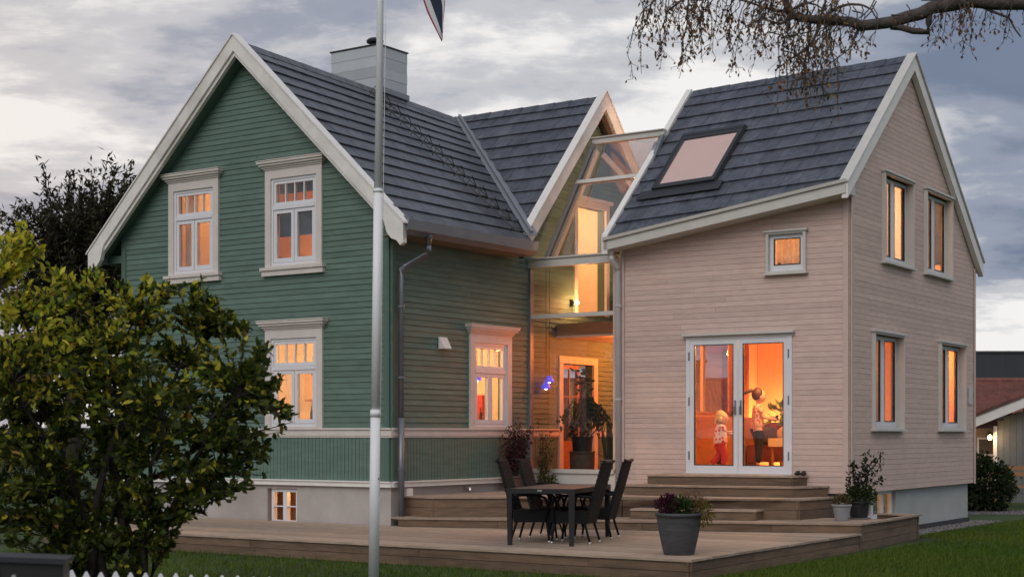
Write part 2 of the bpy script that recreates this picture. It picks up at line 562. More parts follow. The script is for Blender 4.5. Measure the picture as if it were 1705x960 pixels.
def old_window(parent, W, h0, h1, z0, z1, sill=True, cornice=True, label=None):
    """casement window of the old house: cream casing, cornice, sill, transom lights with muntins"""
    cw = 0.125
    mb = MB()
    frame(mb, W, h0, h1, z0, z1, cw, 0.0, 0.058, tb=0.03, tt=0.15)
    win = mb.build('window', mCREAM, parent)
    if label:
        win['label'] = label
    if cornice:
        mb = MB()
        for dz, e, d in ((0.0, 0.02, 0.075), (0.028, 0.045, 0.10), (0.062, 0.08, 0.135), (0.10, 0.105, 0.16)):
            wbox(mb, W, h0 - e, h1 + e, 0.0, d, z1 + dz + 0.001, z1 + dz + 0.04)
        wbox(mb, W, h0 - 0.112, h1 + 0.112, 0.0, 0.172, z1 + 0.141, z1 + 0.155)
        mb.build('cornice', mCREAM, win)
    if sill:
        mb = MB()
        wbox(mb, W, h0 - 0.07, h1 + 0.07, 0.0, 0.12, z0 - 0.05, z0 - 0.001)
        wbox(mb, W, h0 - 0.05, h1 + 0.05, 0.0, 0.09, z0 - 0.14, z0 - 0.051)
        mb.build('sill', mCREAM, win)
    a0, a1, b0, b1 = h0 + cw, h1 - cw, z0 + 0.03, z1 - 0.15
    mb = MB()
    frame(mb, W, a0, a1, b0, b1, 0.045, -0.06, 0.030)
    zt = b0 + (b1 - b0) * 0.665
    wbox(mb, W, a0 + 0.045, a1 - 0.045, -0.06, 0.040, zt - 0.035, zt + 0.035)
    mb.build('frame', mSASH, win)
    # upper light with three muntins
    u0, u1, v0, v1 = a0 + 0.05, a1 - 0.05, zt + 0.04, b1 - 0.05
    mb = MB()
    frame(mb, W, u0, u1, v0, v1, 0.045, -0.04, 0.020)
    mb.build('sash', mSASH, win)
    iu0, iu1 = u0 + 0.045, u1 - 0.045
    wq = (iu1 - iu0) / 4
    for k in range(4):
        pane(W, iu0 + k * wq + 0.006, iu0 + (k + 1) * wq - 0.006, v0 + 0.045, v1 - 0.045, -0.01, win)
    for k in range(1, 4):
        mb = MB()
        wbox(mb, W, iu0 + k * wq - 0.011, iu0 + k * wq + 0.011, -0.035, 0.012, v0 + 0.045, v1 - 0.045)
        mb.build('muntin', mSASH, win)
    # two lower casements
    mid = (a0 + a1) / 2
    for c0, c1 in ((a0 + 0.05, mid - 0.006), (mid + 0.006, a1 - 0.05)):
        mb = MB()
        frame(mb, W, c0, c1, b0 + 0.05, zt - 0.04, 0.062, -0.04, 0.022, tb=0.07)
        mb.build('sash', mSASH, win)
        pane(W, c0 + 0.062, c1 - 0.062, b0 + 0.12, zt - 0.102, -0.01, win)
    return win
def box_window(parent, W, h0, h1, z0, z1, label=None, mull=True, recess=0.10, cm=None):
    """modern window in a deep projecting box casing"""
    cm = cm or mGREYT
    mb = MB()
    frame(mb, W, h0, h1, z0, z1, 0.045, -recess - 0.04, 0.075, tb=0.03, tt=0.03)
    win = mb.build('window', cm, parent)
    if label:
        win['label'] = label
    mb = MB()
    wbox(mb, W, h0 - 0.03, h1 + 0.03, 0.0, 0.105, z1 + 0.001, z1 + 0.035)
    mb.build('head_flashing', cm, win)
    mb = MB()
    wbox(mb, W, h0 - 0.03, h1 + 0.03, -recess, 0.115, z0 - 0.032, z0 - 0.001)
    mb.build('sill', cm, win)
    a0, a1, b0, b1 = h0 + 0.046, h1 - 0.046, z0 + 0.031, z1 - 0.031
    mb = MB()
    frame(mb, W, a0, a1, b0, b1, 0.07, -recess - 0.03, -recess + 0.03, tb=0.10)
    if mull:
        mid = (a0 + a1) / 2
        wbox(mb, W, mid - 0.10, mid + 0.10, -recess - 0.03, -recess + 0.032, b0 + 0.10, b1 - 0.07)
    mb.build('frame', mSASH, win)
    cells = [(a0 + 0.07, mid - 0.10), (mid + 0.10, a1 - 0.07)] if mull else [(a0 + 0.07, a1 - 0.07)]
    for c0, c1 in cells:
        pane(W, c0, c1, b0 + 0.10, b1 - 0.07, -recess, win, mGLASSP if mull else mGLASS)
        mb = MB()
        frame(mb, W, c0 - 0.004, c1 + 0.004, b0 + 0.096, b1 - 0.066, 0.016, -recess + 0.001, -recess + 0.036)
        mb.build('gasket', mBLACKM, win)
    return win
def tiles(parent, S, reg, u0, u1, nv, v0, dv, wu, name='tile', lap=0.035, umax=None):
    """rows of flat interlocking tiles on the surface S(u,v)->(point); reg: list of clip half planes"""
    cnt = 0
    e = 1e-3
    for r in range(nv):
        va, vb = v0 + r * dv, v0 + (r + 1) * dv
        off = (r % 2) * wu * 0.5
        u = u0 - off
        while u < u1:
            poly = [(max(u, u0) + 0.003, va), (min(u + wu, u1) - 0.003, va), (min(u + wu, u1) - 0.003, vb + lap), (max(u, u0) + 0.003, vb + lap)]
            u += wu
            if poly[1][0] - poly[0][0] < 0.02:
                continue
            for h in reg:
                poly = clip(poly, *h)
                if len(poly) < 3:
                    break
            if len(poly) < 3 or area(poly) < 0.004:
                continue
            j = random.uniform(-0.0015, 0.0015)
            top, bot = [], []
            for (pu, pv) in poly:
                p = Vector(S(pu, pv))
                du = Vector(S(pu + e, pv)) - p
                dvv = Vector(S(pu, pv + e)) - p
                nrm = du.cross(dvv)
                nrm.normalize()
                if nrm.z < 0:
                    nrm = -nrm
                f = (pv - va) / dv
                top.append(p + nrm * (0.022 + 0.028 * f + j))
                bot.append(p + nrm * (0.002 + 0.024 * f + j))
            mb = MB()
            mb.prism(bot, top)
            mb.build(name, mTILE, parent)
            cnt += 1
    return cnt

# ================================================================== GREEN HOUSE
GA = R(34.8)
GO = (-1.922, 24.3, 0.0)
green = empty('timber_house', GO, -GA, 'green timber house with white bargeboards, slate roof and square metal chimney', 'house')
GX = 6.24
GD = 8.6
Wg = lambda h, d, z: (h, -d, z)
Ws = lambda h, d, z: (d, h, z)
Wl = lambda h, d, z: (-GX - d, h, z)
Wb = lambda h, d, z: (h, GD + d, z)
def zr(y):
    return 8.24 - 0.045 * y
SL = 4.85
def S_main(y, v):
    T = v / SL
    return (-3.12 + 3.62 * T, y, zr(y) + (5.0 - zr(y)) * T)
def S_mainl(y, v):
    T = v / SL
    return (-3.12 - 3.62 * T, y, zr(y) + (5.0 - zr(y)) * T)
CY, CZ = 6.0, 8.0
def S_cross(x, v):
    T = v / 4.0
    return (x, CY - 2.72 * T, CZ - 2.97 * T)
def S_crossr(x, v):
    T = v / 4.0
    return (x, CY + 2.72 * T, CZ - 2.97 * T)
def gl(z):
    hw = min(3.12, max(0.0, (8.04 - z) / 0.875))
    return (-3.12 - hw, -3.12 + hw)
def sl(z):
    if z <= 4.93:
        return (0.0, GD)
    hw = max(0, (7.86 - z) / 1.092)
    return (max(0.0, CY - hw), min(GD, CY + hw))
w1 = (-5.0, -3.77, 4.48, 6.11)
w2 = (-2.665, -1.40, 4.48, 6.11)
w3 = (-2.665, -1.39, 1.80, 3.44)
ws = (2.06, 3.285, 1.80, 3.41)
ld = (4.83, 6.17, 1.0, 3.14)       # door to the glazed link
uo = (5.36, 6.60, 3.96, 6.10)      # opening upstairs
shrink = lambda w, k=0.05: (w[0] + k, w[1] - k, w[2] + k, w[3] - k)
hg = [shrink(w, 0.12) for w in (w1, w2, w3)]
hs = [shrink(ws, 0.12), (ld[0] + 0.13, ld[1] - 0.13, 1.0, ld[3] - 0.13), (uo[0] + 0.11, uo[1] - 0.11, uo[2], uo[3] - 0.11)]
wall_core('gable_wall', green, Wg, gl, hg, 0.88, 8.0, 0.16, mGREEND, mPLAST, (5.3,))
wall_core('side_wall', green, Ws, sl, hs, 0.88, 7.82, 0.16, mGREEND, mPLAST, (4.93,))
wall_core('left_wall', green, Wl, lambda z: (0.16, GD), [], 0.88, 5.2, 0.16, mGREEND, mPLAST)
wall_core('back_wall', green, Wb, gl, [(-3.3, -1.2, 1.5, 3.1)], 0.88, 8.0, 0.16, mGREEND, mPLAST, (5.3,))
ex = 0.015
boards(green, Wg, gl, [shrink(w, ex) for w in (w1, w2, w3)], 1.81, 7.98, 0.092, mGREEN, 'lap')
boards(green, Ws, sl, [shrink(ws, ex), shrink(ld, ex), shrink(uo, ex)], 1.81, 7.80, 0.092, mGREEN, 'lap')
# vertical panelling below the belt
def panelling(W, h0, h1, holes, name='panelling'):
    mb = MB()
    h = h0
    while h < h1 - 0.01:
        e = min(h + 0.078, h1)
        if not any(q[0] < e and q[1] > h for q in holes):
            d = 0.020 + random.uniform(-0.001, 0.001)
            wbox(mb, W, h + 0.004, e - 0.004, 0.001, d, 0.95, 1.675)
        h += 0.078
    o = mb.build(name, mGREEN, green)
    o['kind'] = 'stuff'
    return o
panelling(Wg, -GX, -0.10, [])
panelling(Ws, 0.10, 7.7, [(ld[0], ld[1])])
for W, h0, h1, hole in ((Wg, -GX - 0.05, 0.05, None), (Ws, -0.052, 7.7, ld)):
    parts = [(h0, h1)] if hole is None else [(h0, hole[0] + 0.002), (hole[1] - 0.002, h1)]
    for a, b in parts:
        if W is Ws:
            a = max(a, 0.0)
        mb = MB()
        wbox(mb, W, a, b, 0.001, 0.045, 1.677, 1.775)
        wbox(mb, W, a, b, 0.001, 0.070, 1.7755, 1.803)
        wbox(mb, W, a, b, 0.001, 0.034, 1.650, 1.6765)
        mb.build('belt_board', mCREAM, green)
        mb = MB()
        wbox(mb, W, a, b, 0.001, 0.060, 0.862, 0.948)
        wbox(mb, W, a, b, 0.001, 0.085, 0.935, 0.956)
        mb.build('base_board', mWHITE, green)
for bx in ((Wg, -0.11, 0.0), (Wg, -GX, -GX + 0.11), (Ws, 0.002, 0.11)):
    mb = MB()
    wbox(mb, bx[0], bx[1], bx[2], 0.001, 0.040, 0.957, 1.649)
    wbox(mb, bx[0], bx[1], bx[2], 0.001, 0.042, 1.804, 5.24 if bx[0] is Wg else 4.86)
    mb.build('corner_board', mGREEND, green)
# foundation
wall_core('foundation', green, lambda h, d, z: (h, -d + 0.01, z), lambda z: (-GX, -0.0), [(-2.67, -2.0, 0.0, 0.80)], -0.2, 0.86, 0.22, mFOUND, mFOUND)
wall_core('foundation', green, lambda h, d, z: (d - 0.01, h, z), lambda z: (0.23, GD), [], -0.2, 0.86, 0.22, mFOUND, mFOUND)
# basement window
mb = MB()
Wbw = lambda h, d, z: (h, 0.10 - d, z)
frame(mb, Wbw, -2.62, -2.02, 0.22, 0.79, 0.05, -0.04, 0.04)
wbox(mb, Wbw, -2.36, -2.27, -0.04, 0.04, 0.27, 0.74)
wbox(mb, Wbw, -2.57, -2.36, -0.035, 0.03, 0.49, 0.51)
wbox(mb, Wbw, -2.27, -2.07, -0.035, 0.03, 0.49, 0.51)
bw = mb.build('basement_window', mSASH, green)
for a, b in ((-2.57, -2.36), (-2.27, -2.07)):
    for c, d in ((0.27, 0.49), (0.51, 0.74)):
        pane(Wbw, a, b, c, d, 0.0, bw)
old_window(green, Wg, *w1, label='upper window with terracotta room glowing inside')
old_window(green, Wg, *w2, label='upper window with dark navy blind across its lower sashes')
old_window(green, Wg, *w3, sill=False, label='ground floor window on the gable with bottles on its ledge')
old_window(green, Ws, *ws, sill=False, label='ground floor window on the side wall beside the glazed link')
# door to link
mb = MB()
frame(mb, Ws, ld[0], ld[1], ld[2], ld[3], 0.13, 0.0, 0.05, tb=0.02)
dr = mb.build('door', mCREAM, green)
dr['label'] = 'pale glazed door inside the link, lit amber'
mb = MB()
frame(mb, Ws, ld[0] + 0.15, ld[0] + 0.80, ld[2] + 0.03, ld[3] - 0.15, 0.075, -0.08, -0.03, tb=0.55)
mb.build('door_leaf', mBROWNW, dr)
pane(Ws, ld[0] + 0.225, ld[0] + 0.725, ld[2] + 0.58, ld[3] - 0.225, -0.05, dr, mGLASS)
mb = MB()
wbox(mb, Ws, ld[0] + 0.46, ld[0] + 0.485, -0.07, -0.035, ld[2] + 0.58, ld[3] - 0.225)
wbox(mb, Ws, ld[0] + 0.225, ld[0] + 0.725, -0.07, -0.036, ld[3] - 0.75, ld[3] - 0.725)
mb.build('muntin', mBROWNW, dr)
mb = MB()
frame(mb, Ws, uo[0], uo[1], uo[2], uo[3], 0.11, 0.0, 0.05, tb=0.001)
wbox(mb, Ws, uo[0] - 0.06, uo[1] + 0.06, 0.0, 0.10, uo[3] + 0.001, uo[3] + 0.07)
mb.build('landing_casing', mCREAM, green)
# floors and partitions
mb = MB(); mb.box(-GX + 0.17, -0.17, 0.17, GD - 0.01, 0.88, 0.98); mb.build('floor_slab', mFLOORI, green)
mb = MB(); mb.box(-GX + 0.17, -0.17, 0.17, GD - 0.01, 3.68, 3.94); mb.build('floor_slab', mPLAST, green)
mb = MB(); mb.box(-5.15, -1.09, 0.17, GD - 0.01, 6.25, 6.33); mb.build('attic_floor', mPLAST, green)
mb = MB(); mb.box(-GX + 0.17, -0.17, 4.10, 4.20, 0.985, 3.675); mb.build('partition', mPLAST, green)
mb = MB(); mb.box(-GX + 0.17, -3.05, 2.70, 2.80, 3.945, 6.245); mb.build('partition', mORANGE, green)
mb = MB(); mb.box(-3.05, -2.95, 0.17, GD - 0.02, 3.945, 6.245); mb.build('partition', mORANGE, green)
mb = MB(); mb.box(-2.94, -0.17, 3.2, 3.3, 3.945, 5.25); mb.build('partition', mORANGE, green)
mb = MB(); mb.box(-5.2, -5.1, 0.17, 2.69, 3.945, 6.245); mb.build('partition', mPLAST, green)
mb = MB(); mb.box(-5.0, -0.9, 1.2, 1.3, -0.15, 0.87); mb.build('partition', mORANGE, green)
# cupboards seen in the ground floor room
mb = MB(); mb.box(-2.3, -0.9, 3.75, 4.09, 0.985, 1.9); mb.build('sideboard', mBROWNW, green)
mb = MB(); mb.box(-3.9, -3.1, 3.98, 4.095, 0.985, 3.0); mb.box(-3.8, -3.2, 3.955, 3.979, 1.1, 2.9); mb.build('inner_door', mat('tan_door', (0.50, 0.33, 0.18), 0.6, 0.1, 4), green)
# soffits and bargeboards
def barge(parent, pts, W2, d0, d1, hgt, name, m, add=None):
    """pts: (h,z) top line; prism with vertical height hgt between depth d0,d1"""
    mb = MB()
    (h0, z0), (h1, z1) = pts
    mb.hexa([W2(h0, d0, z0 - hgt), W2(h1, d0, z1 - hgt), W2(h1, d0, z1), W2(h0, d0, z0),
             W2(h0, d1, z0 - hgt), W2(h1, d1, z1 - hgt), W2(h1, d1, z1), W2(h0, d1, z0)])
    return mb.build(name, m, parent)
roof = MB()
ring = [S_main(-0.28, -0.0), S_main(-0.28, SL), S_main(3.26, SL), S_main(6.0, 0.0)]
roof.prism([(p[0], p[1], p[2] - 0.11) for p in ring], [(p[0], p[1], p[2] - 0.06) for p in ring], 0)
ring = [S_mainl(-0.28, 0.0), S_mainl(-0.28, SL), S_mainl(GD + 0.3, SL), S_mainl(GD + 0.3, 0.0)]
roof.prism([(p[0], p[1], p[2] - 0.11) for p in ring], [(p[0], p[1], p[2] + 0.03) for p in ring], 1)
ring = [S_cross(-3.12, 0), S_cross(0.30, 0), S_cross(0.30, 4.0), S_cross(0.15, 4.0)]
roof.prism([(p[0], p[1], p[2] - 0.11) for p in ring], [(p[0], p[1], p[2] - 0.04) for p in ring], 0)
ring = [S_crossr(-3.12, 0), S_crossr(0.30, 0), S_crossr(0.30, 4.0), S_crossr(0.15, 4.0)]
roof.prism([(p[0], p[1], p[2] - 0.11) for p in ring], [(p[0], p[1], p[2] + 0.03) for p in ring], 1)
roofo = roof.build('roof', [mROOFD, mTILE], green)
VX0, VY0, VX1, VY1 = -3.12, 6.0, 0.45, 3.30
# main slope tiles: keep y <= valley(v)
k = (VY0 - VY1) / (SL * (VX1 - VX0) / 3.62)
tiles(roofo, S_main, [(1, k, VY0 - 0.05), (0, 1, SL + 0.04)], -0.26, 6.4, 14, 0.0, SL / 14, 0.42)
kc = (VX1 - VX0) / 4.0
tiles(roofo, S_cross, [(-1, kc, 3.12 - 0.02), (0, 1, 4.0)], -3.2, 0.30, 11, 0.0, 4.0 / 11, 0.36)
# valley flashing
mb = MB()
A, B = Vector((VX0, VY0, 8.06)), Vector((VX1 + 0.03, VY1 - 0.02, 5.15))
side = Vector((0.62, 0.62, 0)).normalized()
mb.prism([A - side * 0.10, A + side * 0.10, B + side * 0.10, B - side * 0.10],
         [A - side * 0.10 + Vector((0, 0, 0.04)), A + side * 0.10 + Vector((0, 0, 0.04)), B + side * 0.10 + Vector((0, 0, 0.04)), B - side * 0.10 + Vector((0, 0, 0.04))])
mb.bar(A + Vector((0, 0, 0.06)), B + Vector((0, 0, 0.06)), 0.05, 0.05)
mb.build('valley_flashing', mMETAL, roofo)
# ridge caps
for i in range(16):
    y0 = -0.25 + i * 0.39
    if y0 + 0.39 > 6.05: break
    mb = MB()
    z0, z1 = zr(y0) + 0.03, zr(y0 + 0.39) + 0.03
    pr = [(-0.13, -0.09), (0.0, 0.05), (0.13, -0.09), (0.11, -0.11), (0.0, 0.0), (-0.11, -0.11)]
    mb.prism([(-3.12 + a, y0, z0 + b + 0.004) for a, b in pr], [(-3.12 + a, y0 + 0.392, z1 + b) for a, b in pr])
    mb.build('ridge_cap', mTILE, roofo)
for i in range(9):
    x0 = -3.1 + i * 0.38
    mb = MB()
    pr = [(-0.13, -0.10), (0.0, 0.05), (0.13, -0.10), (0.11, -0.12), (0.0, 0.0), (-0.11, -0.12)]
    mb.prism([(x0, CY + a, CZ + 0.04 + b) for a, b in pr], [(x0 + 0.39, CY + a, CZ + 0.05 + b) for a, b in pr])
    mb.build('ridge_cap', mTILE, roofo)
# bargeboards of the main gable (two layers, as in the photo) and green soffit
for s in (-1, 1):
    top = [(-3.12, 8.40), (-3.12 + s * 3.66, 4.985)]
    barge(roofo, top, Wg, 0.27, 0.35, 0.27, 'bargeboard', mBARGE)
    low = [(-3.12, 8.40 - 0.272), (-3.12 + s * 3.64, 5.00 - 0.272)]
    barge(roofo, low, Wg, 0.24, 0.31, 0.075, 'barge_moulding', mBARGE)
    cap = [(-3.12, 8.432), (-3.12 + s * 3.70, 4.98)]
    barge(roofo, cap, Wg, 0.20, 0.375, 0.030, 'barge_cap', mWHITE)
    so = [(-3.12, 8.07), (-3.12 + s * 3.60, 4.865)]
    barge(roofo, so, Wg, 0.0, 0.24, 0.03, 'soffit', mGREEND)
    # shaped foot of the board
    mb = MB()
    hx = -3.12 + s * 3.66
    pr = [(hx, 4.985), (hx, 4.66), (hx - s * 0.06, 4.62), (hx - s * 0.13, 4.70), (hx - s * 0.24, 4.74), (hx - s * 0.33, 4.84), (hx - s * 0.42, 5.12)]
    mb.prism([Wg(a, 0.272, z) for a, z in pr], [Wg(a, 0.352, z) for a, z in pr])
    mb.build('barge_foot', mBARGE, roofo)
# left eave return bracket
mb = MB()
mb.box(-GX - 0.36, -GX, -0.02, 0.14, 4.80, 4.93)
mb.build('eave_bracket', mGREEND, roofo)
# right eave: soffit, fascia gutter
mb = MB()
for i in range(6):
    y0 = -0.26 + i * 0.59
    mb.box(0.0 if y0 > 0 else 0.0, 0.47, y0, y0 + 0.584, 4.80, 4.83)
mb.build('eave_soffit', mSOFFIT, roofo)
mb = MB()
mb.prism([(0.47, -0.28, 4.80), (0.585, -0.28, 4.87), (0.60, -0.28, 5.03), (0.47, -0.28, 5.03)], [(0.47, 3.32, 4.80), (0.585, 3.32, 4.87), (0.60, 3.32, 5.03), (0.47, 3.32, 5.03)])
mb.build('gutter', mMETAL, roofo)
mb = MB()
mb.box(-GX - 0.5, -GX - 0.40, -0.2, GD, 4.80, 5.0)
mb.build('gutter', mMETAL, roofo)
# cross gable bargeboards on the side facing the link
for s, ln in ((-1, 2.70), (1, 2.70)):
    barge(roofo, [(CY, 8.17), (CY + s * ln, 8.17 - 1.105 * ln)], Ws, 0.26, 0.34, 0.34, 'bargeboard', mBARGE)
    barge(roofo, [(CY, 8.195), (CY + s * (ln + 0.03), 8.195 - 1.105 * (ln + 0.03))], Ws, 0.20, 0.365, 0.026, 'barge_cap', mWHITE)
    barge(roofo, [(CY, 7.93), (CY + s * ln, 7.93 - 1.105 * ln)], Ws, 0.0, 0.255, 0.03, 'soffit', mSOFFIT)
    barge(roofo, [(CY, 7.80), (CY + s * ln, 7.80 - 1.105 * ln)], Ws, 0.20, 0.30, 0.05, 'barge_moulding', mSOFFIT)
# downpipe
mb = MB()
mb.lathe([(0.035, -0.16), (0.055, -0.02), (0.075, 0.02)], (0.50, 0.34, 4.82), 10)
mb.tube([(0.50, 0.34, 4.68), (0.50, 0.34, 4.60), (0.46, 0.32, 4.53), (0.16, 0.17, 4.36), (0.12, 0.13, 4.30), (0.115, 0.12, 4.2), (0.115, 0.12, 1.95)], 0.045, 10)
mb.tube([(0.125, 0.12, 1.96), (0.125, 0.12, 0.26)], 0.05, 10)
dp = mb.build('downpipe', mPIPEG, green, True)
for z in (3.72, 2.6, 1.15):
    mb = MB()
    mb.lathe([(0.060, -0.018), (0.060, 0.018)], (0.12, 0.12, z), 10)
    mb.box(0.0, 0.12, 0.11, 0.13, z - 0.01, z + 0.01)
    mb.build('pipe_clip', mPIPEG, dp)
# roof ladder down the slope
mb = MB()
for yy in (2.78, 3.06):
    a, b = Vector(S_main(yy, 0.35)), Vector(S_main(yy, 4.75))
    n = Vector((0.66, 0, 0.75)) * 0.13
    mb.tube([a + n, b + n], 0.010, 5)
    for i in range(14):
        v = 0.4 + i * 0.325
        p = Vector(S_main(yy, v))
        mb.tube([p + n * 0.5, p + n * 1.0], 0.009, 4)
for i in range(14):
    v = 0.4 + i * 0.325
    n = Vector((0.66, 0, 0.75)) * 0.13
    mb.tube([Vector(S_main(2.78, v)) + n, Vector(S_main(3.06, v)) + n * 1.0], 0.010, 5)
    mb.tube([Vector(S_main(2.78, v)) + n, Vector(S_main(2.92, v - 0.10)) + n * 2.0, Vector(S_main(3.06, v)) + n], 0.009, 4)
mb.build('roof_ladder', mBLACKM, roofo)
# chimney
ch = MB()
CX0, CX1, CY0, CY1 = -4.24, -3.10, 3.42, 4.26
ch.box(CX0, CX1, CY0, CY1, 7.2, 9.0)
chim = ch.build('chimney', mMETAL, green)
for i in range(8):
    z0 = 7.42 + i * 0.198
    d = 0.012 + (0.004 if i % 2 else 0)
    for bx in ((CX0 - d, CX1 + d, CY0 - d, CY0 - 0.001), (CX1 + 0.001, CX1 + d, CY0, CY1 + d)):
        mb = MB()
        mb.box(*bx, z0, z0 + 0.194)
        mb.build('cladding_strip', mCLAD1, chim)
mb = MB(); mb.box(CX0 - 0.035, CX1 + 0.035, CY0 - 0.035, CY1 + 0.035, 9.005, 9.03); mb.build('chimney_cap', mBLACKM, chim)
mb = MB(); mb.lathe([(0.08, 0), (0.08, 0.10), (0.16, 0.13), (0.17, 0.17), (0.12, 0.21), (0.02, 0.23)], (-3.45, 3.75, 9.03), 14); mb.build('flue_cowl', mBLACKM, chim)
mb = MB(); mb.bar((CX1 + 0.03, CY0 - 0.03, zr(3.4) + 0.10), (CX1 + 0.03, CY1 + 0.03, zr(4.26) + 0.10), 0.06, 0.10); mb.build('chimney_flashing', mMETAL, chim)
# wall vent hood, socket with conduit
mb = MB()
mb.prism([Ws(1.20, 0.035, 3.10), Ws(1.41, 0.035, 3.10), Ws(1.41, 0.035, 3.30), Ws(1.20, 0.035, 3.30)],
         [Ws(1.21, 0.16, 3.11), Ws(1.40, 0.16, 3.11), Ws(1.40, 0.06, 3.30), Ws(1.21, 0.06, 3.30)])
mb.build('vent_hood', mWHITE, green)
mb = MB()
wbox(mb, Ws, 0.30, 0.46, 0.0, 0.09, 0.70, 0.84)
so = mb.build('outdoor_socket', mWHITE, green)
mb = MB(); mb.tube([(0.03, 0.38, 0.70), (0.03, 0.38, 0.26)], 0.022, 8); mb.build('conduit', mMETAL, so)
mb = MB(); mb.tube([(0.0, 2.0, 0.80), (0.08, 2.0, 0.80), (0.10, 2.0, 0.76)], 0.02, 6); mb.box(0.06, 0.09, 1.93, 2.07, 0.80, 0.815); mb.build('garden_tap', mSTEEL, green)

# ================================================================== GLAZED LINK
link = empty('glazed_link', GO, -GA, 'tall glass link with grey beams joining the green and pink buildings', 'glass link')
LY = 3.90
LX1 = 1.80
Wk = lambda h, d, z: (h, LY - d, z)
mb = MB(); mb.box(0.05, LX1 + 0.05, LY + 0.02, 8.3, 0.10, 1.0); mb.build('floor', mFLOORI, link)
mb = MB(); wbox(mb, Wk, 0.0, LX1 + 0.1, -0.015, 0.03, 0.3, 1.02); mb.build('base_panel', mGREYT, link)
mb = MB(); wbox(mb, Wk, 0.0, LX1, -0.05, 0.07, 1.021, 1.09); mb.build('sill', mGREYT, link)
mb = MB(); wbox(mb, Wk, 0.0, 0.065, -0.05, 0.05, 1.091, 4.70); mb.build('post', mMETAL, link)
mb = MB(); wbox(mb, Wk, LX1 - 0.02, LX1 + 0.13, -0.05, 0.05, 1.091, 4.70); mb.build('post', mPINKT, link)
mb = MB(); wbox(mb, Wk, 0.065, LX1 - 0.02, -0.04, 0.04, 3.755, 3.825); mb.build('beam', mGREYT, link)
mb = MB(); wbox(mb, Wk, 0.0, LX1 + 0.02, -0.06, 0.07, 4.66, 4.80); wbox(mb, Wk, 0.0, LX1 + 0.02, -0.05, 0.10, 4.801, 4.83); mb.build('beam', mGREYT, link)
pane(Wk, 0.065, LX1 - 0.02, 1.092, 3.755, 0.0, link, mGLASSP)
pane(Wk, 0.065, LX1 - 0.02, 3.825, 4.66, 0.0, link, mGLASSP)
# sloping glass roof
def Wr(h, d, s):   # s along the slope 0..1 from eave beam to ridge beam
    y = LY + 1.62 * s
    z = 4.83 + 2.30 * s
    return (h, y - d * 0.82, z + d * 0.57)
for s0, s1 in ((0.0, 0.625), (0.655, 0.985)):
    mb = MB()
    wbox(mb, Wr, 0.36, LX1 + 0.02, -0.006, 0.0, s0, s1)
    mb.build('pane', mGLASSR, link)
mb = MB(); wbox(mb, Wr, 0.34, LX1 + 0.02, -0.05, 0.02, 0.625, 0.655); mb.build('glazing_bar', mGREYT, link)
mb = MB(); wbox(mb, Wr, 0.34, 0.40, -0.05, 0.02, 0.0, 0.985); mb.build('glazing_bar', mMETAL, link)
mb = MB(); wbox(mb, Wr, LX1 + 0.0, LX1 + 0.06, -0.05, 0.02, 0.0, 0.985); mb.build('glazing_bar', mMETAL, link)
mb = MB(); mb.box(0.34, LX1 + 0.06, LY + 1.585, LY + 1.70, 7.09, 7.19); mb.box(0.34, LX1 + 0.06, LY + 1.55, LY + 1.72, 7.191, 7.21); mb.build('ridge_beam', mGREYT, link)
# rear slope and rear glass wall
mb = MB(); mb.hexa([(0.36, LY + 1.70, 7.10), (LX1, LY + 1.70, 7.10), (LX1, 8.2, 4.85), (0.36, 8.2, 4.85), (0.36, LY + 1.70, 7.11), (LX1, LY + 1.70, 7.11), (LX1, 8.2, 4.86), (0.36, 8.2, 4.86)]); mb.build('pane', mGLASSR, link)
mb = MB(); mb.box(0.06, LX1, 8.25, 8.256, 1.0, 4.8); mb.build('pane', mGLASS, link)
mb = MB()
for x in (0.03, 0.62, 1.2, LX1): mb.box(x - 0.03, x + 0.03, 8.2, 8.3, 1.0, 4.8)
mb.box(0.0, LX1, 8.2, 8.3, 4.8, 4.9)
mb.build('rear_frame', mCREAM, link)
# mezzanine floor, set back from the glass
mb = MB(); mb.box(0.04, LX1 - 0.02, 4.75, 8.15, 3.50, 3.72); mb.build('mezzanine', mBROWNW, link)
mb = MB(); mb.box(0.04, LX1 - 0.02, 4.72, 8.15, 3.46, 3.499); mb.build('mezzanine_ceiling', mPLAST, link)
# rafters crossing under the glass roof
mb = MB()
mb.bar((0.45, LY + 0.10, 4.80), (0.45, LY + 1.58, 6.95), 0.06, 0.10)
mb.bar((1.72, LY + 0.10, 4.80), (1.72, LY + 1.58, 6.95), 0.06, 0.10)
mb.bar((0.5, 5.6, 6.9), (1.2, 7.2, 5.5), 0.06, 0.10)
mb.build('rafter', mCREAM, link)
lamp = empty('wall_lamp', (0, 0, 0), 0, 'small bright globe lamp glowing upstairs behind the link glass', 'lamp')
lamp.matrix_world = Matrix.Translation(GO) @ Matrix.Rotation(-GA, 4, 'Z')
mb = MB(); mb.ball((0.16, 5.25, 4.14), 0.04, 10); mb.build('globe', mBULB, lamp, True)
mb = MB(); mb.box(0.036, 0.06, 5.22, 5.28, 4.08, 4.2); mb.box(0.06, 0.13, 5.24, 5.26, 4.13, 4.15); mb.build('bracket', mBLACKM, lamp)
WARM = (1.0, 0.50, 0.17)
LINKC = (1.0, 0.22, 0.04)
WARM2 = (1.0, 0.59, 0.27)
point_light('lamp_light', (0.32, 5.25, 4.16), 40, (1.0, 0.42, 0.14), 0.05, lamp)
point_light('landing_light', (-0.9, 6.0, 5.9), 170, (1.0, 0.52, 0.24), 0.12, green)
point_light('link_light', (1.0, 6.6, 3.38), 200, LINKC, 0.10, link)
point_light('link_light', (1.45, 5.0, 3.38), 80, LINKC, 0.10, link)
point_light('kitchen_light', (-2.1, 1.9, 3.55), 300, WARM2, 0.12, green)
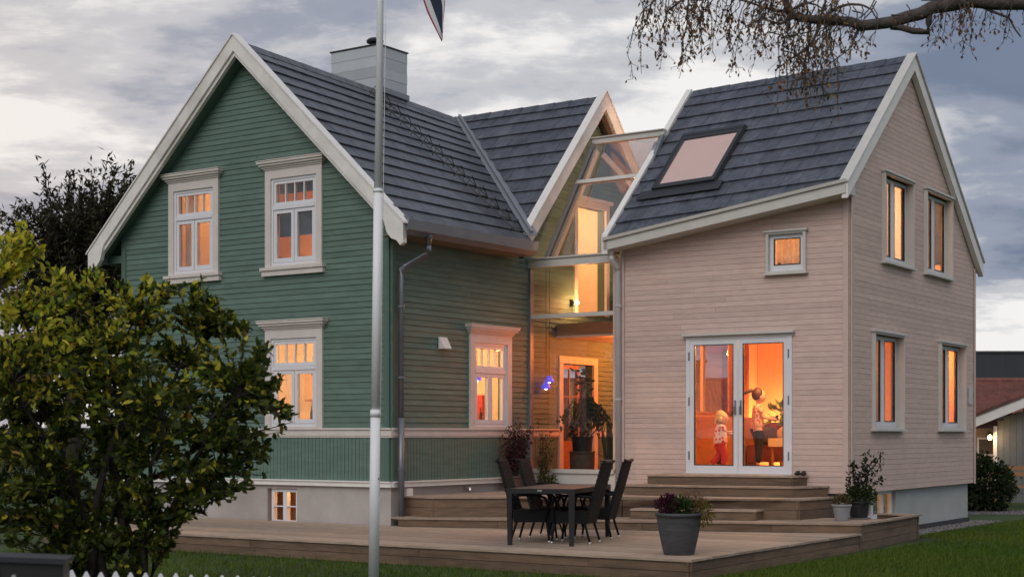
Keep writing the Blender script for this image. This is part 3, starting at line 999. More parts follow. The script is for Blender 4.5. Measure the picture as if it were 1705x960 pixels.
point_light('kitchen_light', (-4.6, 1.9, 3.55), 120, WARM2, 0.12, green)
point_light('hall_light', (-1.2, 6.2, 3.5), 60, WARM2, 0.12, green)
point_light('bedroom_light', (-4.0, 1.4, 6.1), 42, WARM, 0.12, green)
point_light('bedroom_light', (-1.7, 1.9, 4.6), 30, WARM, 0.12, green)
point_light('cellar_light', (-1.75, 0.6, 0.72), 22, WARM, 0.05, green)

# ================================================================== PINK HOUSE
PA = R(33.0)
PO = (5.307, 24.2, 0.0)
pink = empty('annexe_house', PO, -PA, 'pink board clad annexe with steep slate roof and skylight', 'house')
PX, PD = 4.06, 6.69
Wf = lambda h, d, z: (h, -d, z)
Wq = lambda h, d, z: (d, h, z)
Wpl = lambda h, d, z: (-PX - d, h, z)
Wpb = lambda h, d, z: (h, PD + d, z)
def pt(x): return (0.1 - x) / 4.25
def pzr(x): return 8.15 - 0.11 * pt(x)
def psl(x): return (2.55 + 0.5 * pt(x)) / 3.2
RY = 2.8
def S_p(x, v): return (x, RY - v / psl(x), pzr(x) - v)
def fz(x): return pzr(x) - psl(x) * (RY + 0.02) - 0.10
def fl(z):
    # front wall: top edge slopes up to the right
    zl, zrr = fz(-PX), fz(0.0)
    if z <= zl:
        return (-PX, 0.0)
    return (-PX * (1 - (z - zl) / (zrr - zl)), 0.0)
def ql(z):
    lo = 0.0 if z < fz(0) else (z - fz(0)) / ((8.02 - fz(0)) / RY)
    zb = 4.98
    hi = PD if z < zb else PD - (z - zb) / ((8.02 - zb) / (PD - RY))
    return (lo, max(lo, hi))
fd = (-2.83, -0.946, 1.06, 3.33)
sw = (-1.385, -0.70, 4.30, 4.955)
q1, q2, q3, q4 = (1.46, 2.95, 4.56, 6.04), (3.63, 5.16, 4.56, 6.04), (0.98, 2.45, 1.785, 3.37), (4.45, 5.98, 1.785, 3.37)
hf = [shrink(fd, 0.02), shrink(sw, 0.03)]
hq = [shrink(q, 0.03) for q in (q1, q2, q3, q4)]
iw = (1.9, 4.25, 2.08, 3.58)
PB = 0.76
wall_core('front_wall', pink, Wf, fl, hf, PB, fz(0.0) - 0.003, 0.16, mPINKT, mORANGE, (fz(-PX),))
wall_core('gable_wall', pink, Wq, ql, hq, PB, 8.0, 0.16, mPINKT, mPLAST, (fz(0), 4.98))
wall_core('left_wall', pink, Wpl, lambda z: (0.16, PD), [iw], PB, 4.9, 0.14, mPINKT, mORANGE)
wall_core('back_wall', pink, Wpb, lambda z: (-PX, 0.0), [], PB, 5.0, 0.16, mPINKT, mORANGE)
boards(pink, Wf, fl, [shrink(fd, 0.0), shrink(sw, 0.0)], PB, fz(0.0) - 0.004, 0.0868, mPINK, 'flat')
boards(pink, Wq, ql, [shrink(q, 0.0) for q in (q1, q2, q3, q4)], PB, 7.98, 0.0868, mPINK, 'flat')
for W, a, b, zt in ((Wf, -0.085, 0.0, 5.45), (Wq, 0.0, 0.10, 5.45), (Wq, PD - 0.06, PD, 4.9), (Wf, -PX, -PX + 0.05, 4.9)):
    mb = MB(); wbox(mb, W, a, b, 0.024, 0.042, PB - 0.01, zt); mb.build('corner_board', mPINKT, pink)
FI = 0.09
mb = MB()
mb.box(-PX, -FI, FI, FI + 0.2, -0.2, PB - 0.001)
fo = mb.build('foundation', mFOUNDB, pink)
wall_core('foundation', pink, lambda h, d, z: (d - FI, h, z), lambda z: (FI + 0.201, PD - FI), [(0.95, 2.45, 0.30, 0.755)], 0.06, PB - 0.001, 0.22, mFOUNDB, mFOUNDB)
mb = MB(); mb.box(-0.30, -FI + 0.03, FI, PD - FI + 0.02, -0.1, 0.10); mb.build('foundation_membrane', mDARKF, pink)
# basement window
Wpw = lambda h, d, z: (d - FI - 0.09, h, z)
mb = MB()
frame(mb, Wpw, 0.95, 2.45, 0.30, 0.752, 0.06, -0.04, 0.03)
for c in (1.45, 1.95): wbox(mb, Wpw, c - 0.05, c + 0.05, -0.04, 0.03, 0.36, 0.69)
pw = mb.build('basement_window', mSASH, pink)
for a, b in ((1.01, 1.40), (1.50, 1.90), (2.0, 2.39)): pane(Wpw, a, b, 0.36, 0.69, 0.0, pw)
box_window(pink, Wq, *q1, label='upper gable window nearest the front corner')
box_window(pink, Wq, *q2, label='upper gable window nearest the rear corner')
box_window(pink, Wq, *q3, label='lower gable window nearest the front corner')
box_window(pink, Wq, *q4, label='lower gable window nearest the rear corner')
box_window(pink, Wf, *sw, label='small square lit window under the eave', mull=False, recess=0.03)
# french doors
mb = MB()
frame(mb, Wf, fd[0], fd[1], fd[2], fd[3], 0.065, -0.06, 0.045, tb=0.03, tt=0.065)
fdo = mb.build('french_door', mSASH, pink)
mb = MB(); wbox(mb, Wf, fd[0] - 0.05, fd[1] + 0.05, 0.0, 0.12, fd[3] + 0.001, fd[3] + 0.04); wbox(mb, Wf, fd[0] - 0.03, fd[1] + 0.03, 0.0, 0.06, fd[3] - 0.04, fd[3] + 0.0); mb.build('head_flashing', mGREYT, fdo)
mid = (fd[0] + fd[1]) / 2
for n_, (c0, c1) in enumerate(((fd[0] + 0.066, mid - 0.004), (mid + 0.004, fd[1] - 0.066))):
    mb = MB()
    frame(mb, Wf, c0, c1, fd[2] + 0.031, fd[3] - 0.066, 0.082, -0.03, 0.035, tb=0.10)
    mb.build('door_leaf', mSASH, fdo)
    pane(Wf, c0 + 0.082, c1 - 0.082, fd[2] + 0.131, fd[3] - 0.148, 0.0, fdo, mGLASSD)
    mb = MB()
    frame(mb, Wf, c0 + 0.078, c1 - 0.078, fd[2] + 0.127, fd[3] - 0.144, 0.014, 0.001, 0.039)
    mb.build('gasket', mBLACKM, fdo)
    hx = c1 - 0.045 if n_ == 0 else c0 + 0.045
    mb = MB()
    wbox(mb, Wf, hx - 0.016, hx + 0.016, 0.035, 0.045, 2.02, 2.26)
    mb.tube([Wf(hx, 0.045, 2.16), Wf(hx, 0.085, 2.16), Wf(hx, 0.085, 2.03)], 0.011, 6)
    mb.build('handle', mMETAL, fdo)
    for z in (1.35, 2.25, 3.0):
        e = c0 - 0.012 if n_ == 0 else c1 + 0.012
        mb = MB(); mb.tube([Wf(e, 0.045, z - 0.07), Wf(e, 0.045, z + 0.07)], 0.014, 6); mb.build('hinge', mMETAL, fdo)
mb = MB(); wbox(mb, Wf, fd[0] - 0.02, fd[1] + 0.02, 0.0, 0.10, 1.035, 1.059); mb.build('threshold', mGREYT, fdo)
# floors, partitions
mb = MB(); mb.box(-PX + 0.15, -0.17, 0.17, PD - 0.01, 0.90, 1.08); mb.build('floor_slab', mFLOORI, pink)
mb = MB(); mb.box(-PX + 0.15, -0.17, 0.17, PD - 0.01, 3.60, 3.85); mb.build('floor_slab', mORANGE, pink)
mb = MB(); mb.box(-PX + 0.15, -0.17, 5.30, 5.40, 1.085, 3.595); mb.build('partition', mORANGE, pink)
mb = MB(); mb.box(-PX + 0.15, -0.17, 3.20, 3.28, 3.855, 7.5); mb.build('partition', mPLAST, pink)
# window in the wall towards the link
mb = MB()
frame(mb, lambda h, d, z: (-PX + 0.10 - d, h, z), iw[0], iw[1], iw[2], iw[3], 0.04, -0.06, 0.06)
inn = mb.build('inner_window', mBROWNW, pink)
pane(lambda h, d, z: (-PX + 0.10 - d, h, z), iw[0] + 0.04, iw[1] - 0.04, iw[2] + 0.04, iw[3] - 0.04, 0, inn)
def curtain(parent, W, h0, h1, z0, z1, d, m, folds=5, taper=0.0, name='curtain'):
    mb = MB()
    n = folds * 6
    A, B = [], []
    for i in range(n + 1):
        u = i / n
        dd = d + 0.03 * math.sin(u * folds * 2 * math.pi)
        A.append(W(h0 + (h1 - h0) * u, dd, z1))
        B.append(W(h0 + (h1 - h0 - taper) * u, dd, z0))
    for i in range(n):
        mb.add([A[i], A[i + 1], B[i + 1], B[i]], [(0, 1, 2, 3)])
        q = [Vector(p) for p in (A[i], A[i + 1], B[i + 1], B[i])]
    o = mb.build(name, m, parent, True)
    b = bmesh.new(); b.from_mesh(o.data); bmesh.ops.remove_doubles(b, verts=b.verts, dist=1e-4); b.to_mesh(o.data); b.free()
    so = o.modifiers.new('thick', 'SOLIDIFY'); so.thickness = 0.006
    return o
curtain(pink, lambda h, d, z: (-PX + 0.15 + d, h, z), 4.0, 4.75, 1.15, 3.55, 0.06, mCURT, 5)
for q in (q1, q3):
    curtain(pink, Wq, q[1] - 0.55, q[1] - 0.05, q[2] - 0.1, q[3] + 0.05, -0.28, mCURT if q is q1 else mCURTP, 4)
    curtain(pink, Wq, q[0] + 0.02, q[0] + 0.25, q[2] - 0.1, q[3] + 0.05, -0.28, mCURT, 3)
for q in (q2, q4):
    curtain(pink, Wq, q[1] - 0.60, q[1] - 0.05, q[2] - 0.1, q[3] + 0.05, -0.28, mCURTP, 4)
    curtain(pink, Wq, q[0] + 0.02, q[0] + 0.25, q[2] - 0.1, q[3] + 0.05, -0.28, mCURT, 3)
curtain(pink, Wf, sw[0] + 0.03, sw[1] - 0.03, sw[2] - 0.05, sw[3] + 0.05, -0.30, mCURTP, 6)
point_light('living_light', (-1.7, 1.35, 3.46), 230, (1.0, 0.50, 0.18), 0.12, pink)
point_light('floor_light', (-3.0, 4.85, 1.60), 210, (1.0, 0.58, 0.2), 0.08, pink)
point_light('room_light', (-1.2, 1.9, 5.6), 270, (1.0, 0.66, 0.38), 0.12, pink)
point_light('room_light', (-1.6, 5.0, 5.6), 300, WARM2, 0.12, pink)
point_light('back_light', (-1.2, 6.0, 3.3), 200, WARM2, 0.10, pink)
point_light('cellar_light', (-0.7, 1.7, 0.6), 9, WARM, 0.05, pink)
# roof
roof = MB()
for i_ in range(10):
    x0, x1 = -4.12 + i_ * 0.418, -4.12 + (i_ + 1) * 0.418
    ring = [S_p(x0, 0), S_p(x1, 0), S_p(x1, psl(x1) * 3.18), S_p(x0, psl(x0) * 3.18)]
    roof.prism([(p[0], p[1], p[2] - 0.13) for p in ring], [(p[0], p[1], p[2] - 0.03) for p in ring], 0)
# roof runs on under the skylight: a glowing sheet behind the pane paints its light
ring = [(-4.12, RY, pzr(-4.12)), (0.06, RY, pzr(0.06)), (0.06, PD + 0.15, 4.95), (-4.12, PD + 0.15, 4.95)]
roof.prism([(p[0], p[1], p[2] - 0.12) for p in ring], [(p[0], p[1], p[2] + 0.03) for p in ring], 1)
proof = roof.build('roof', [mROOFD, mTILE], pink)
def skyreg(p):  # is tile centre under the skylight
    return -3.70 < p[0] < -2.45 and 1.08 < p[1] < 2.22
e0, e1 = psl(0.1) * 3.18, psl(-4.15) * 3.18
ke = (e1 - e0) / 4.25
tiles(proof, S_p, [(ke, 1, e0 + ke * 0.1)], -4.12, 0.02, 12, 0.0, 0.272, 0.335)
for i in range(11):
    x0 = -4.1 + i * 0.372
    mb = MB()
    pr = [(-0.13, -0.09), (0.0, 0.05), (0.13, -0.09), (0.11, -0.11), (0.0, 0.0), (-0.11, -0.11)]
    mb.prism([(x0, RY + a, pzr(x0) + 0.03 + b) for a, b in pr], [(x0 + 0.38, RY + a, pzr(x0 + 0.38) + 0.04 + b) for a, b in pr])
    mb.build('ridge_cap', mTILE, proof)
# fascia and gutter along the sloping eave
def EV(x): return S_p(x, psl(x) * 3.2)
p0, p1 = EV(-4.2), EV(0.10)
mb = MB()
mb.hexa([(p0[0], p0[1] - 0.02, p0[2] - 0.16), (p1[0], p1[1] - 0.02, p1[2] - 0.16), (p1[0], 0.0, p1[2] - 0.16), (p0[0], 0.0, p0[2] - 0.16),
         (p0[0], p0[1] - 0.02, p0[2] + 0.035), (p1[0], p1[1] - 0.02, p1[2] + 0.035), (p1[0], 0.0, p1[2] - 0.0), (p0[0], 0.0, p0[2] - 0.0)])
mb.build('fascia', mGREYT, proof)
mb = MB()
mb.hexa([(p0[0], p0[1] - 0.06, p0[2] + 0.0), (p1[0], p1[1] - 0.06, p1[2] + 0.0), (p1[0], p1[1] - 0.021, p1[2] + 0.0), (p0[0], p0[1] - 0.021, p0[2] + 0.0),
         (p0[0], p0[1] - 0.07, p0[2] + 0.05), (p1[0], p1[1] - 0.07, p1[2] + 0.05), (p1[0], p1[1] - 0.021, p1[2] + 0.05), (p0[0], p0[1] - 0.021, p0[2] + 0.05)])
mb.build('eave_flashing', mGREYT, proof)
# right verge boards
def verge(x0, x1, pts, h, up, m, name):
    mb = MB()
    (ya, za), (yb, zb) = pts
    mb.hexa([(x0, ya, za - h), (x1, ya, za - h), (x1, yb, zb - h), (x0, yb, zb - h), (x0, ya, za + up), (x1, ya, za + up), (x1, yb, zb + up), (x0, yb, zb + up)])
    return mb.build(name, m, proof)
verge(0.03, 0.13, [(-0.40, 5.60), (RY, 8.20)], 0.24, 0.03, mWHITE, 'bargeboard')
verge(0.0, 0.16, [(-0.43, 5.61), (RY, 8.24)], 0.0, 0.03, mGREYT, 'barge_cap')
verge(0.03, 0.13, [(RY, 8.20), (PD + 0.2, 5.00)], 0.24, 0.03, mWHITE, 'bargeboard')
verge(0.0, 0.16, [(RY, 8.24), (PD + 0.23, 5.02)], 0.0, 0.03, mGREYT, 'barge_cap')
verge(-4.24, -4.13, [(-0.42, 4.98), (RY, 8.06)], 0.22, 0.10, mWHITE, 'bargeboard')
verge(-4.24, -4.13, [(RY, 8.06), (PD + 0.2, 4.95)], 0.22, 0.10, mWHITE, 'bargeboard')
# downpipe at the link corner
mb = MB()
mb.lathe([(0.04, -0.14), (0.055, 0.0), (0.07, 0.04)], (-4.12, -0.30, 4.86), 10)
mb.tube([(-4.12, -0.30, 4.74), (-4.12, -0.28, 4.68), (-4.10, -0.12, 4.55), (-4.10, -0.09, 4.48), (-4.10, -0.09, 0.75)], 0.05, 10)
pp = mb.build('downpipe', mPIPEW, pink, True)
for z in (3.9, 2.3):
    mb = MB(); mb.lathe([(0.062, -0.018), (0.062, 0.018)], (-4.10, -0.09, z), 10); mb.build('pipe_clip', mPIPEW, pp)
# skylight
def Wsk(h, d, v):
    p = Vector(S_p(h, v)); n = Vector((0, -0.66, 0.75)); return p + n * d
sk = MB()
sx0, sx1, sv0, sv1 = -3.68, -2.47, 1.12, 2.20
frame(sk, Wsk, sx0, sx1, sv0, sv1, 0.075, 0.02, 0.115, tb=0.075, tt=0.075)
sko = sk.build('skylight', mBLACKM, pink)
mb = MB(); wbox(mb, Wsk, sx0 + 0.075, sx1 - 0.075, 0.097, 0.102, sv0 + 0.075, sv1 - 0.075); mb.build('pane', glass('skylight_glass', (0.95, 0.93, 0.92), 0.30, 1.2), sko)
mb = MB(); wbox(mb, Wsk, sx0 + 0.075, sx1 - 0.075, 0.074, 0.084, sv0 + 0.075, sv1 - 0.075); mb.build('blind_or_glow_sheet', mat('skylight_glow', (0.62, 0.40, 0.32), 0.9, 0.03, 3, emit=((1.0, 0.64, 0.50), 0.95)), sko)  # sheet's own emission stands in for lit room and sky reflection
mb = MB(); wbox(mb, Wsk, sx0 - 0.26, sx1 + 0.18, 0.072, 0.082, sv1 + 0.001, sv1 + 0.17); mb.build('apron_flashing', mBLACKM, sko)
mb = MB(); wbox(mb, Wsk, sx1 - 0.0, sx1 + 0.025, 0.02, 0.09, sv0 - 0.06, sv1); wbox(mb, Wsk, sx0 - 0.025, sx0, 0.02, 0.12, sv0 - 0.06, sv1); wbox(mb, Wsk, sx0, sx1, 0.02, 0.12, sv0 - 0.06, sv0); mb.build('side_flashing', mBLACKM, sko)
mb = MB(); wbox(mb, Wq, PD - 0.42, PD - 0.20, 0.023, 0.04, 2.28, 2.60); hn = mb.build('number_plate', mGREYT, pink)

# ================================================================== GROUND
def grid_ground():
    mb = MB()
    xs = [-600, -120, -40, -20, -10, -5, 0, 5, 10, 20, 40, 120, 600]
    ys = [-300, -40, 0, 5, 10, 15, 20, 25, 30, 40, 80, 200, 900]
    vs, fs = [], []
    for j, y in enumerate(ys):
        for i, x in enumerate(xs):
            vs.append((x, y, 0.0))
    n = len(xs)
    for j in range(len(ys) - 1):
        for i in range(n - 1):
            fs.append((j * n + i, j * n + i + 1, (j + 1) * n + i + 1, (j + 1) * n + i))
    mb.add(vs, fs)
    return mb.build('lawn', mat('lawn_soil', (0.034, 0.062, 0.008), 0.95, 0.35, 1.4, 0.6, 40, c2=(0.018, 0.024, 0.006), c2at=(0.45, 0.7)), None)
lawn = grid_ground()
lawn['kind'] = 'structure'
lawn['label'] = 'dark green lawn around the house'
def grass_blades(n, sampler, hmin, hmax, wid):
    x, y = sampler(n)
    n = len(x)
    h = rng.uniform(hmin, hmax, n)
    a = rng.uniform(0, 2 * np.pi, n)
    lean = rng.uniform(0.1, 0.7, n) * h
    la = rng.uniform(0, 2 * np.pi, n)
    w = wid * rng.uniform(0.6, 1.3, n)
    v = np.zeros((n, 3, 3))
    v[:, 0] = np.stack([x - np.cos(a) * w, y - np.sin(a) * w, np.zeros(n)], 1)
    v[:, 1] = np.stack([x + np.cos(a) * w, y + np.sin(a) * w, np.zeros(n)], 1)
    v[:, 2] = np.stack([x + np.cos(la) * lean, y + np.sin(la) * lean, h], 1)
    g = np.array([0.070, 0.145, 0.010])
    yl = np.array([0.135, 0.170, 0.016])
    patch = np.array([noise.noise((px * 0.35, py * 0.35, 3.0)) for px, py in zip(x, y)])
    f = np.clip(0.35 + patch * 0.7 + rng.normal(0, 0.2, n), 0, 1)[:, None]
    c = (g * (1 - f) + yl * f) * rng.uniform(0.6, 1.25, n)[:, None]
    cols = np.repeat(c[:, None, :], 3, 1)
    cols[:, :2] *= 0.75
    return v.reshape(-1, 3), np.arange(3 * n).reshape(-1, 3), cols.reshape(-1, 3)
def s_front(n):
    y = 9.0 + 13.5 * rng.random(n) ** 1.2
    x = (rng.uniform(-60, 1765, n) - 852.5) / 2560 * y
    lx, ly = x - GO[0], y - GO[1]
    gx = lx * math.cos(GA) - ly * math.sin(GA)
    gy = lx * math.sin(GA) + ly * math.cos(GA)
    ok = ~((gx > -4.3) & (gx < 7.03) & (gy > -3.28))
    return x[ok], y[ok]
def s_right(n):
    y = 17 + 16 * rng.random(n)
    x = (rng.uniform(1180, 1800, n) - 852.5) / 2560 * y
    lx, ly = x - GO[0], y - GO[1]
    gx = lx * math.cos(GA) - ly * math.sin(GA)
    gy = lx * math.sin(GA) + ly * math.cos(GA)
    ok = ~((gx < 7.03) & (gy > -3.28) & (gy < 5.6)) & ~((gx < 6.35) & (gy >= 5.6))
    return x[ok], y[ok]
A1 = grass_blades(95000, s_front, 0.03, 0.085, 0.006)
A2 = grass_blades(70000, s_right, 0.025, 0.065, 0.008)
gv = np.concatenate([A1[0], A2[0]])
gf = np.concatenate([A1[1], A2[1] + len(A1[0])])
gc = np.concatenate([A1[2], A2[2]])
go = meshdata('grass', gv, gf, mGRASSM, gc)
tag(go, 'short mown grass blades covering the lawn', 'grass', kind='stuff')
# gravel strip along the annexe and gravel path behind it
mGRAV = mat('gravel', (0.16, 0.15, 0.155), 0.9, 0.4, 30, 0.8, 60, rand=0.0)
def stones(name, pts, smin, smax, label):
    n = len(pts)
    base = np.array([(1, 0, 0), (-1, 0, 0), (0, 1, 0), (0, -1, 0), (0, 0, 1), (0, 0, -1)], float)
    fs = np.array([(0, 2, 4), (2, 1, 4), (1, 3, 4), (3, 0, 4), (2, 0, 5), (1, 2, 5), (3, 1, 5), (0, 3, 5)])
    s = rng.uniform(smin, smax, (n, 1, 1)) * rng.uniform(0.6, 1.3, (n, 6, 3))
    v = base[None] * s
    a = rng.uniform(0, 6.28, n)
    ca, sa = np.cos(a)[:, None], np.sin(a)[:, None]
    vx = v[:, :, 0] * ca - v[:, :, 1] * sa
    vy = v[:, :, 0] * sa + v[:, :, 1] * ca
    v = np.stack([vx, vy, v[:, :, 2] * 0.7], 2) + pts[:, None, :]
    f = (fs[None] + (np.arange(n) * 6)[:, None, None]).reshape(-1, 3)
    c = np.array([0.17, 0.16, 0.165]) * rng.uniform(0.4, 1.7, (n, 1))
    return meshdata(name, v.reshape(-1, 3), f, leafm_gravel, np.repeat(c, 6, 0))
leafm_gravel = leafmat('gravel_stone', 0.0, 0.9)
mb = MB()
MP = Matrix.Translation(PO) @ Matrix.Rotation(-PA, 4, 'Z')
MG = Matrix.Translation(GO) @ Matrix.Rotation(-GA, 4, 'Z')
def PW(x, y, z=0.0): return tuple(MP @ Vector((x, y, z)))
def GW(x, y, z=0.0): return tuple(MG @ Vector((x, y, z)))
mb.prism([PW(-0.2, 1.2, 0.004), PW(0.42, 1.2, 0.004), PW(0.42, PD + 0.5, 0.004), PW(-0.2, PD + 0.5, 0.004)], [PW(-0.2, 1.2, 0.012), PW(0.38, 1.2, 0.012), PW(0.38, PD + 0.45, 0.012), PW(-0.2, PD + 0.45, 0.012)])
gs = mb.build('gravel_bed', mGRAV); gs['kind'] = 'structure'
n = 2600
pts = np.array([PW(a, b, 0.015) for a, b in zip(rng.uniform(-0.05, 0.42, n), rng.uniform(1.3, PD + 0.45, n))])
tag(stones('gravel', pts, 0.010, 0.024, ''), 'grey gravel strip along the annexe foundation', 'gravel', kind='stuff')
mb = MB(); mb.prism([(7.6, 32.6, 0.004), (30, 32.2, 0.004), (30, 34.2, 0.004), (7.0, 34.0, 0.004)], [(7.6, 32.65, 0.010), (30, 32.25, 0.010), (30, 34.15, 0.010), (7.0, 33.95, 0.010)])
gp = mb.build('gravel_path', mGRAV); gp['kind'] = 'structure'
n = 1500
pts = np.stack([rng.uniform(9.5, 12.5, n), rng.uniform(32.6, 34.0, n), np.full(n, 0.012)], 1)
tag(stones('gravel', pts, 0.012, 0.03, ''), 'pale gravel of the path beyond the annexe', 'gravel', kind='stuff')

# ================================================================== DECK
deck = empty('timber_deck', GO, -GA, 'weathered timber deck with wide steps up to the doors', 'deck')
def planks(poly, dirv, width, z, th, gap=0.006, m=None, name='plank'):
    d = Vector((*dirv, 0)).normalized()
    nrm = (-d.y, d.x)
    c = [p[0] * nrm[0] + p[1] * nrm[1] for p in poly]
    s = min(c)
    while s < max(c) - 0.01:
        q = clip(poly, -nrm[0], -nrm[1], -(s + gap / 2))
        q = clip(q, nrm[0], nrm[1], s + width - gap / 2) if len(q) > 2 else q
        s += width
        if len(q) < 3 or area(q) < 0.003:
            continue
        j = random.uniform(-0.0015, 0.0015)
        mb = MB()
        mb.prism([(a, b, z - th) for a, b in q], [(a, b, z + j) for a, b in q])
        mb.build(name, m or mWOOD, deck)
def fascia(p, q, z0, z1, inset=0.025, hmax=0.17, name='fascia_board'):
    p, q = Vector((*p, 0)), Vector((*q, 0))
    d = (q - p).normalized()
    nin = Vector((-d.y, d.x, 0))    # left of the direction = inwards
    n = max(1, round((z1 - z0) / 0.15))
    for i in range(n):
        za = z0 + (z1 - z0) * i / n + 0.003
        zb = z0 + (z1 - z0) * (i + 1) / n - 0.003
        Ltot = (q - p).length
        cuts = [0.0]
        if Ltot > 3.2:
            t = random.uniform(1.6, 2.6)
            while t < Ltot - 0.8:
                cuts.append(t)
                t += random.uniform(1.8, 3.0)
        cuts.append(Ltot)
        for a, b in zip(cuts[:-1], cuts[1:]):
            o = nin * (inset + random.uniform(0, 0.003))
            A, B = p + d * (a + 0.002) + o, p + d * (b - 0.002) + o
            mb = MB()
            mb.hexa([A + Vector((0, 0, za)), B + Vector((0, 0, za)), B + nin * 0.028 + Vector((0, 0, za)), A + nin * 0.028 + Vector((0, 0, za)),
                     A + Vector((0, 0, zb)), B + Vector((0, 0, zb)), B + nin * 0.028 + Vector((0, 0, zb)), A + nin * 0.028 + Vector((0, 0, zb))])
            mb.build(name, mWOODF, deck)
L0, L1, LH, L2, L3, L4 = 0.26, 0.405, 0.56, 0.72, 0.885, 1.045
TH = 0.028
P0 = [(-4.3, -3.30), (7.05, -3.18), (6.85, 2.45), (0.02, -0.02), (-4.3, -0.02)]
planks(P0, (1, 0.0105), 0.145, L0, TH)
fascia((-4.3, -3.30), (7.05, -3.18), 0.0, L0 - TH)
fascia((7.05, -3.18), (6.85, 2.45), 0.0, L0 - TH)
P1 = [(0.30, -0.19), (6.86, 2.40), (6.78, 3.72), (5.98, 3.72), (3.0, 2.6), (0.03, 1.2), (0.03, -0.02)]
planks(P1, (6.56, 2.59), 0.145, L1, TH)
fascia((0.30, -0.19), (6.86, 2.40), L0 + 0.001, L1 - TH)
fascia((6.86, 2.40), (6.62, 5.46), 0.0, L1 - TH)
fascia((6.62, 5.46), (5.92, 5.44), 0.0, L1 - TH)
mb = MB(); mb.hexa([(6.68, 3.725, L1 - TH), (6.80, 3.725, L1 - TH), (6.65, 5.48, L1 - TH), (6.52, 5.48, L1 - TH), (6.68, 3.725, L1), (6.80, 3.725, L1), (6.65, 5.48, L1), (6.52, 5.48, L1)]); mb.build('plank', mWOOD, deck)
mb = MB(); mb.box(5.93, 6.515, 5.37, 5.475, L1 - TH, L1); mb.build('plank', mWOOD, deck)
PH = [(3.461, 1.563), (5.268, 2.22), (5.22, 2.62), (3.30, 2.16)]
planks(PH, (1.807, 0.657), 0.145, LH, TH)
fascia(PH[0], PH[1], L1 + 0.001, LH - TH)
fascia(PH[1], PH[2], L1 + 0.001, LH - TH)
P2 = [(0.66, 0.22), (3.03, 2.05), (5.76, 2.69), (5.83, 3.98), (3.0, 3.86), (0.05, 3.86), (0.05, 0.30)]
planks(P2, (5.1, 2.2), 0.145, L2, TH)
fascia(P2[6], P2[0], L0 + 0.001, L2 - TH)
fascia(P2[0], P2[1], L1 + 0.001, L2 - TH)
fascia(P2[1], P2[2], L1 + 0.001, L2 - TH)
fascia(P2[2], P2[3], L1 + 0.001, L2 - TH)
P3 = [(2.676, 2.689), (5.419, 3.175), (5.69, 3.98), (2.60, 3.88)]
planks(P3, (2.74, 0.486), 0.145, L3, TH)
fascia(P3[0], P3[1], L2 + 0.001, L3 - TH)
fascia(P3[1], P3[2], L2 + 0.001, L3 - TH)
P4 = [(2.852, 3.144), (5.25, 3.57), (5.33, 3.98), (2.82, 3.88)]
planks(P4, (2.398, 0.426), 0.145, L4, TH)
fascia(P4[0], P4[1], L3 + 0.001, L4 - TH)
fascia(P4[1], P4[2], L3 + 0.001, L4 - TH)

# ================================================================== PATIO TABLE AND CHAIRS
TDIR = math.atan2(-0.3, 0.954)          # table width axis
TC = (0.66, 20.86, L0)
table = empty('patio_table', TC, TDIR, 'long black patio table with brownish top on the deck', 'table')
TW, TL, TZ = 0.455, 1.0, 0.735
mb = MB()
for i in range(9):
    y0 = -TL + 0.03 + i * (2 * TL - 0.06) / 9
    mb.box(-TW + 0.03, TW - 0.03, y0 + 0.002, y0 + (2 * TL - 0.06) / 9 - 0.002, TZ - 0.02, TZ)
mb.build('table_top', mTABLE, table)
mb = MB()
mb.box(-TW, TW, -TL, -TL + 0.03, TZ - 0.06, TZ + 0.002); mb.box(-TW, TW, TL - 0.03, TL, TZ - 0.06, TZ + 0.002)
mb.box(-TW, -TW + 0.03, -TL + 0.03, TL - 0.03, TZ - 0.06, TZ + 0.002); mb.box(TW - 0.03, TW, -TL + 0.03, TL - 0.03, TZ - 0.06, TZ + 0.002)
mb.build('apron', mBLK, table)
for sx in (-1, 1):
    for sy in (-1, 1):
        mb = MB()
        x0, x1 = sorted((sx * (TW - 0.001), sx * (TW - 0.075)))
        y0, y1 = sorted((sy * (TL - 0.001), sy * (TL - 0.075)))
        cx_, cy_ = (x0 + x1) / 2, (y0 + y1) / 2
        mb.prism([(cx_ + a * 0.026, cy_ + b * 0.026, 0) for a, b in ((-1, -1), (1, -1), (1, 1), (-1, 1))],
                 [(x0, y0, TZ - 0.061), (x1, y0, TZ - 0.061), (x1, y1, TZ - 0.061), (x0, y1, TZ - 0.061)])
        mb.build('leg', mBLK, table)
mb = MB(); mb.box(-0.03, 0.03, -TL - 0.012, -TL - 0.001, TZ - 0.03, TZ - 0.012); mb.build('badge', mSTEEL, table)
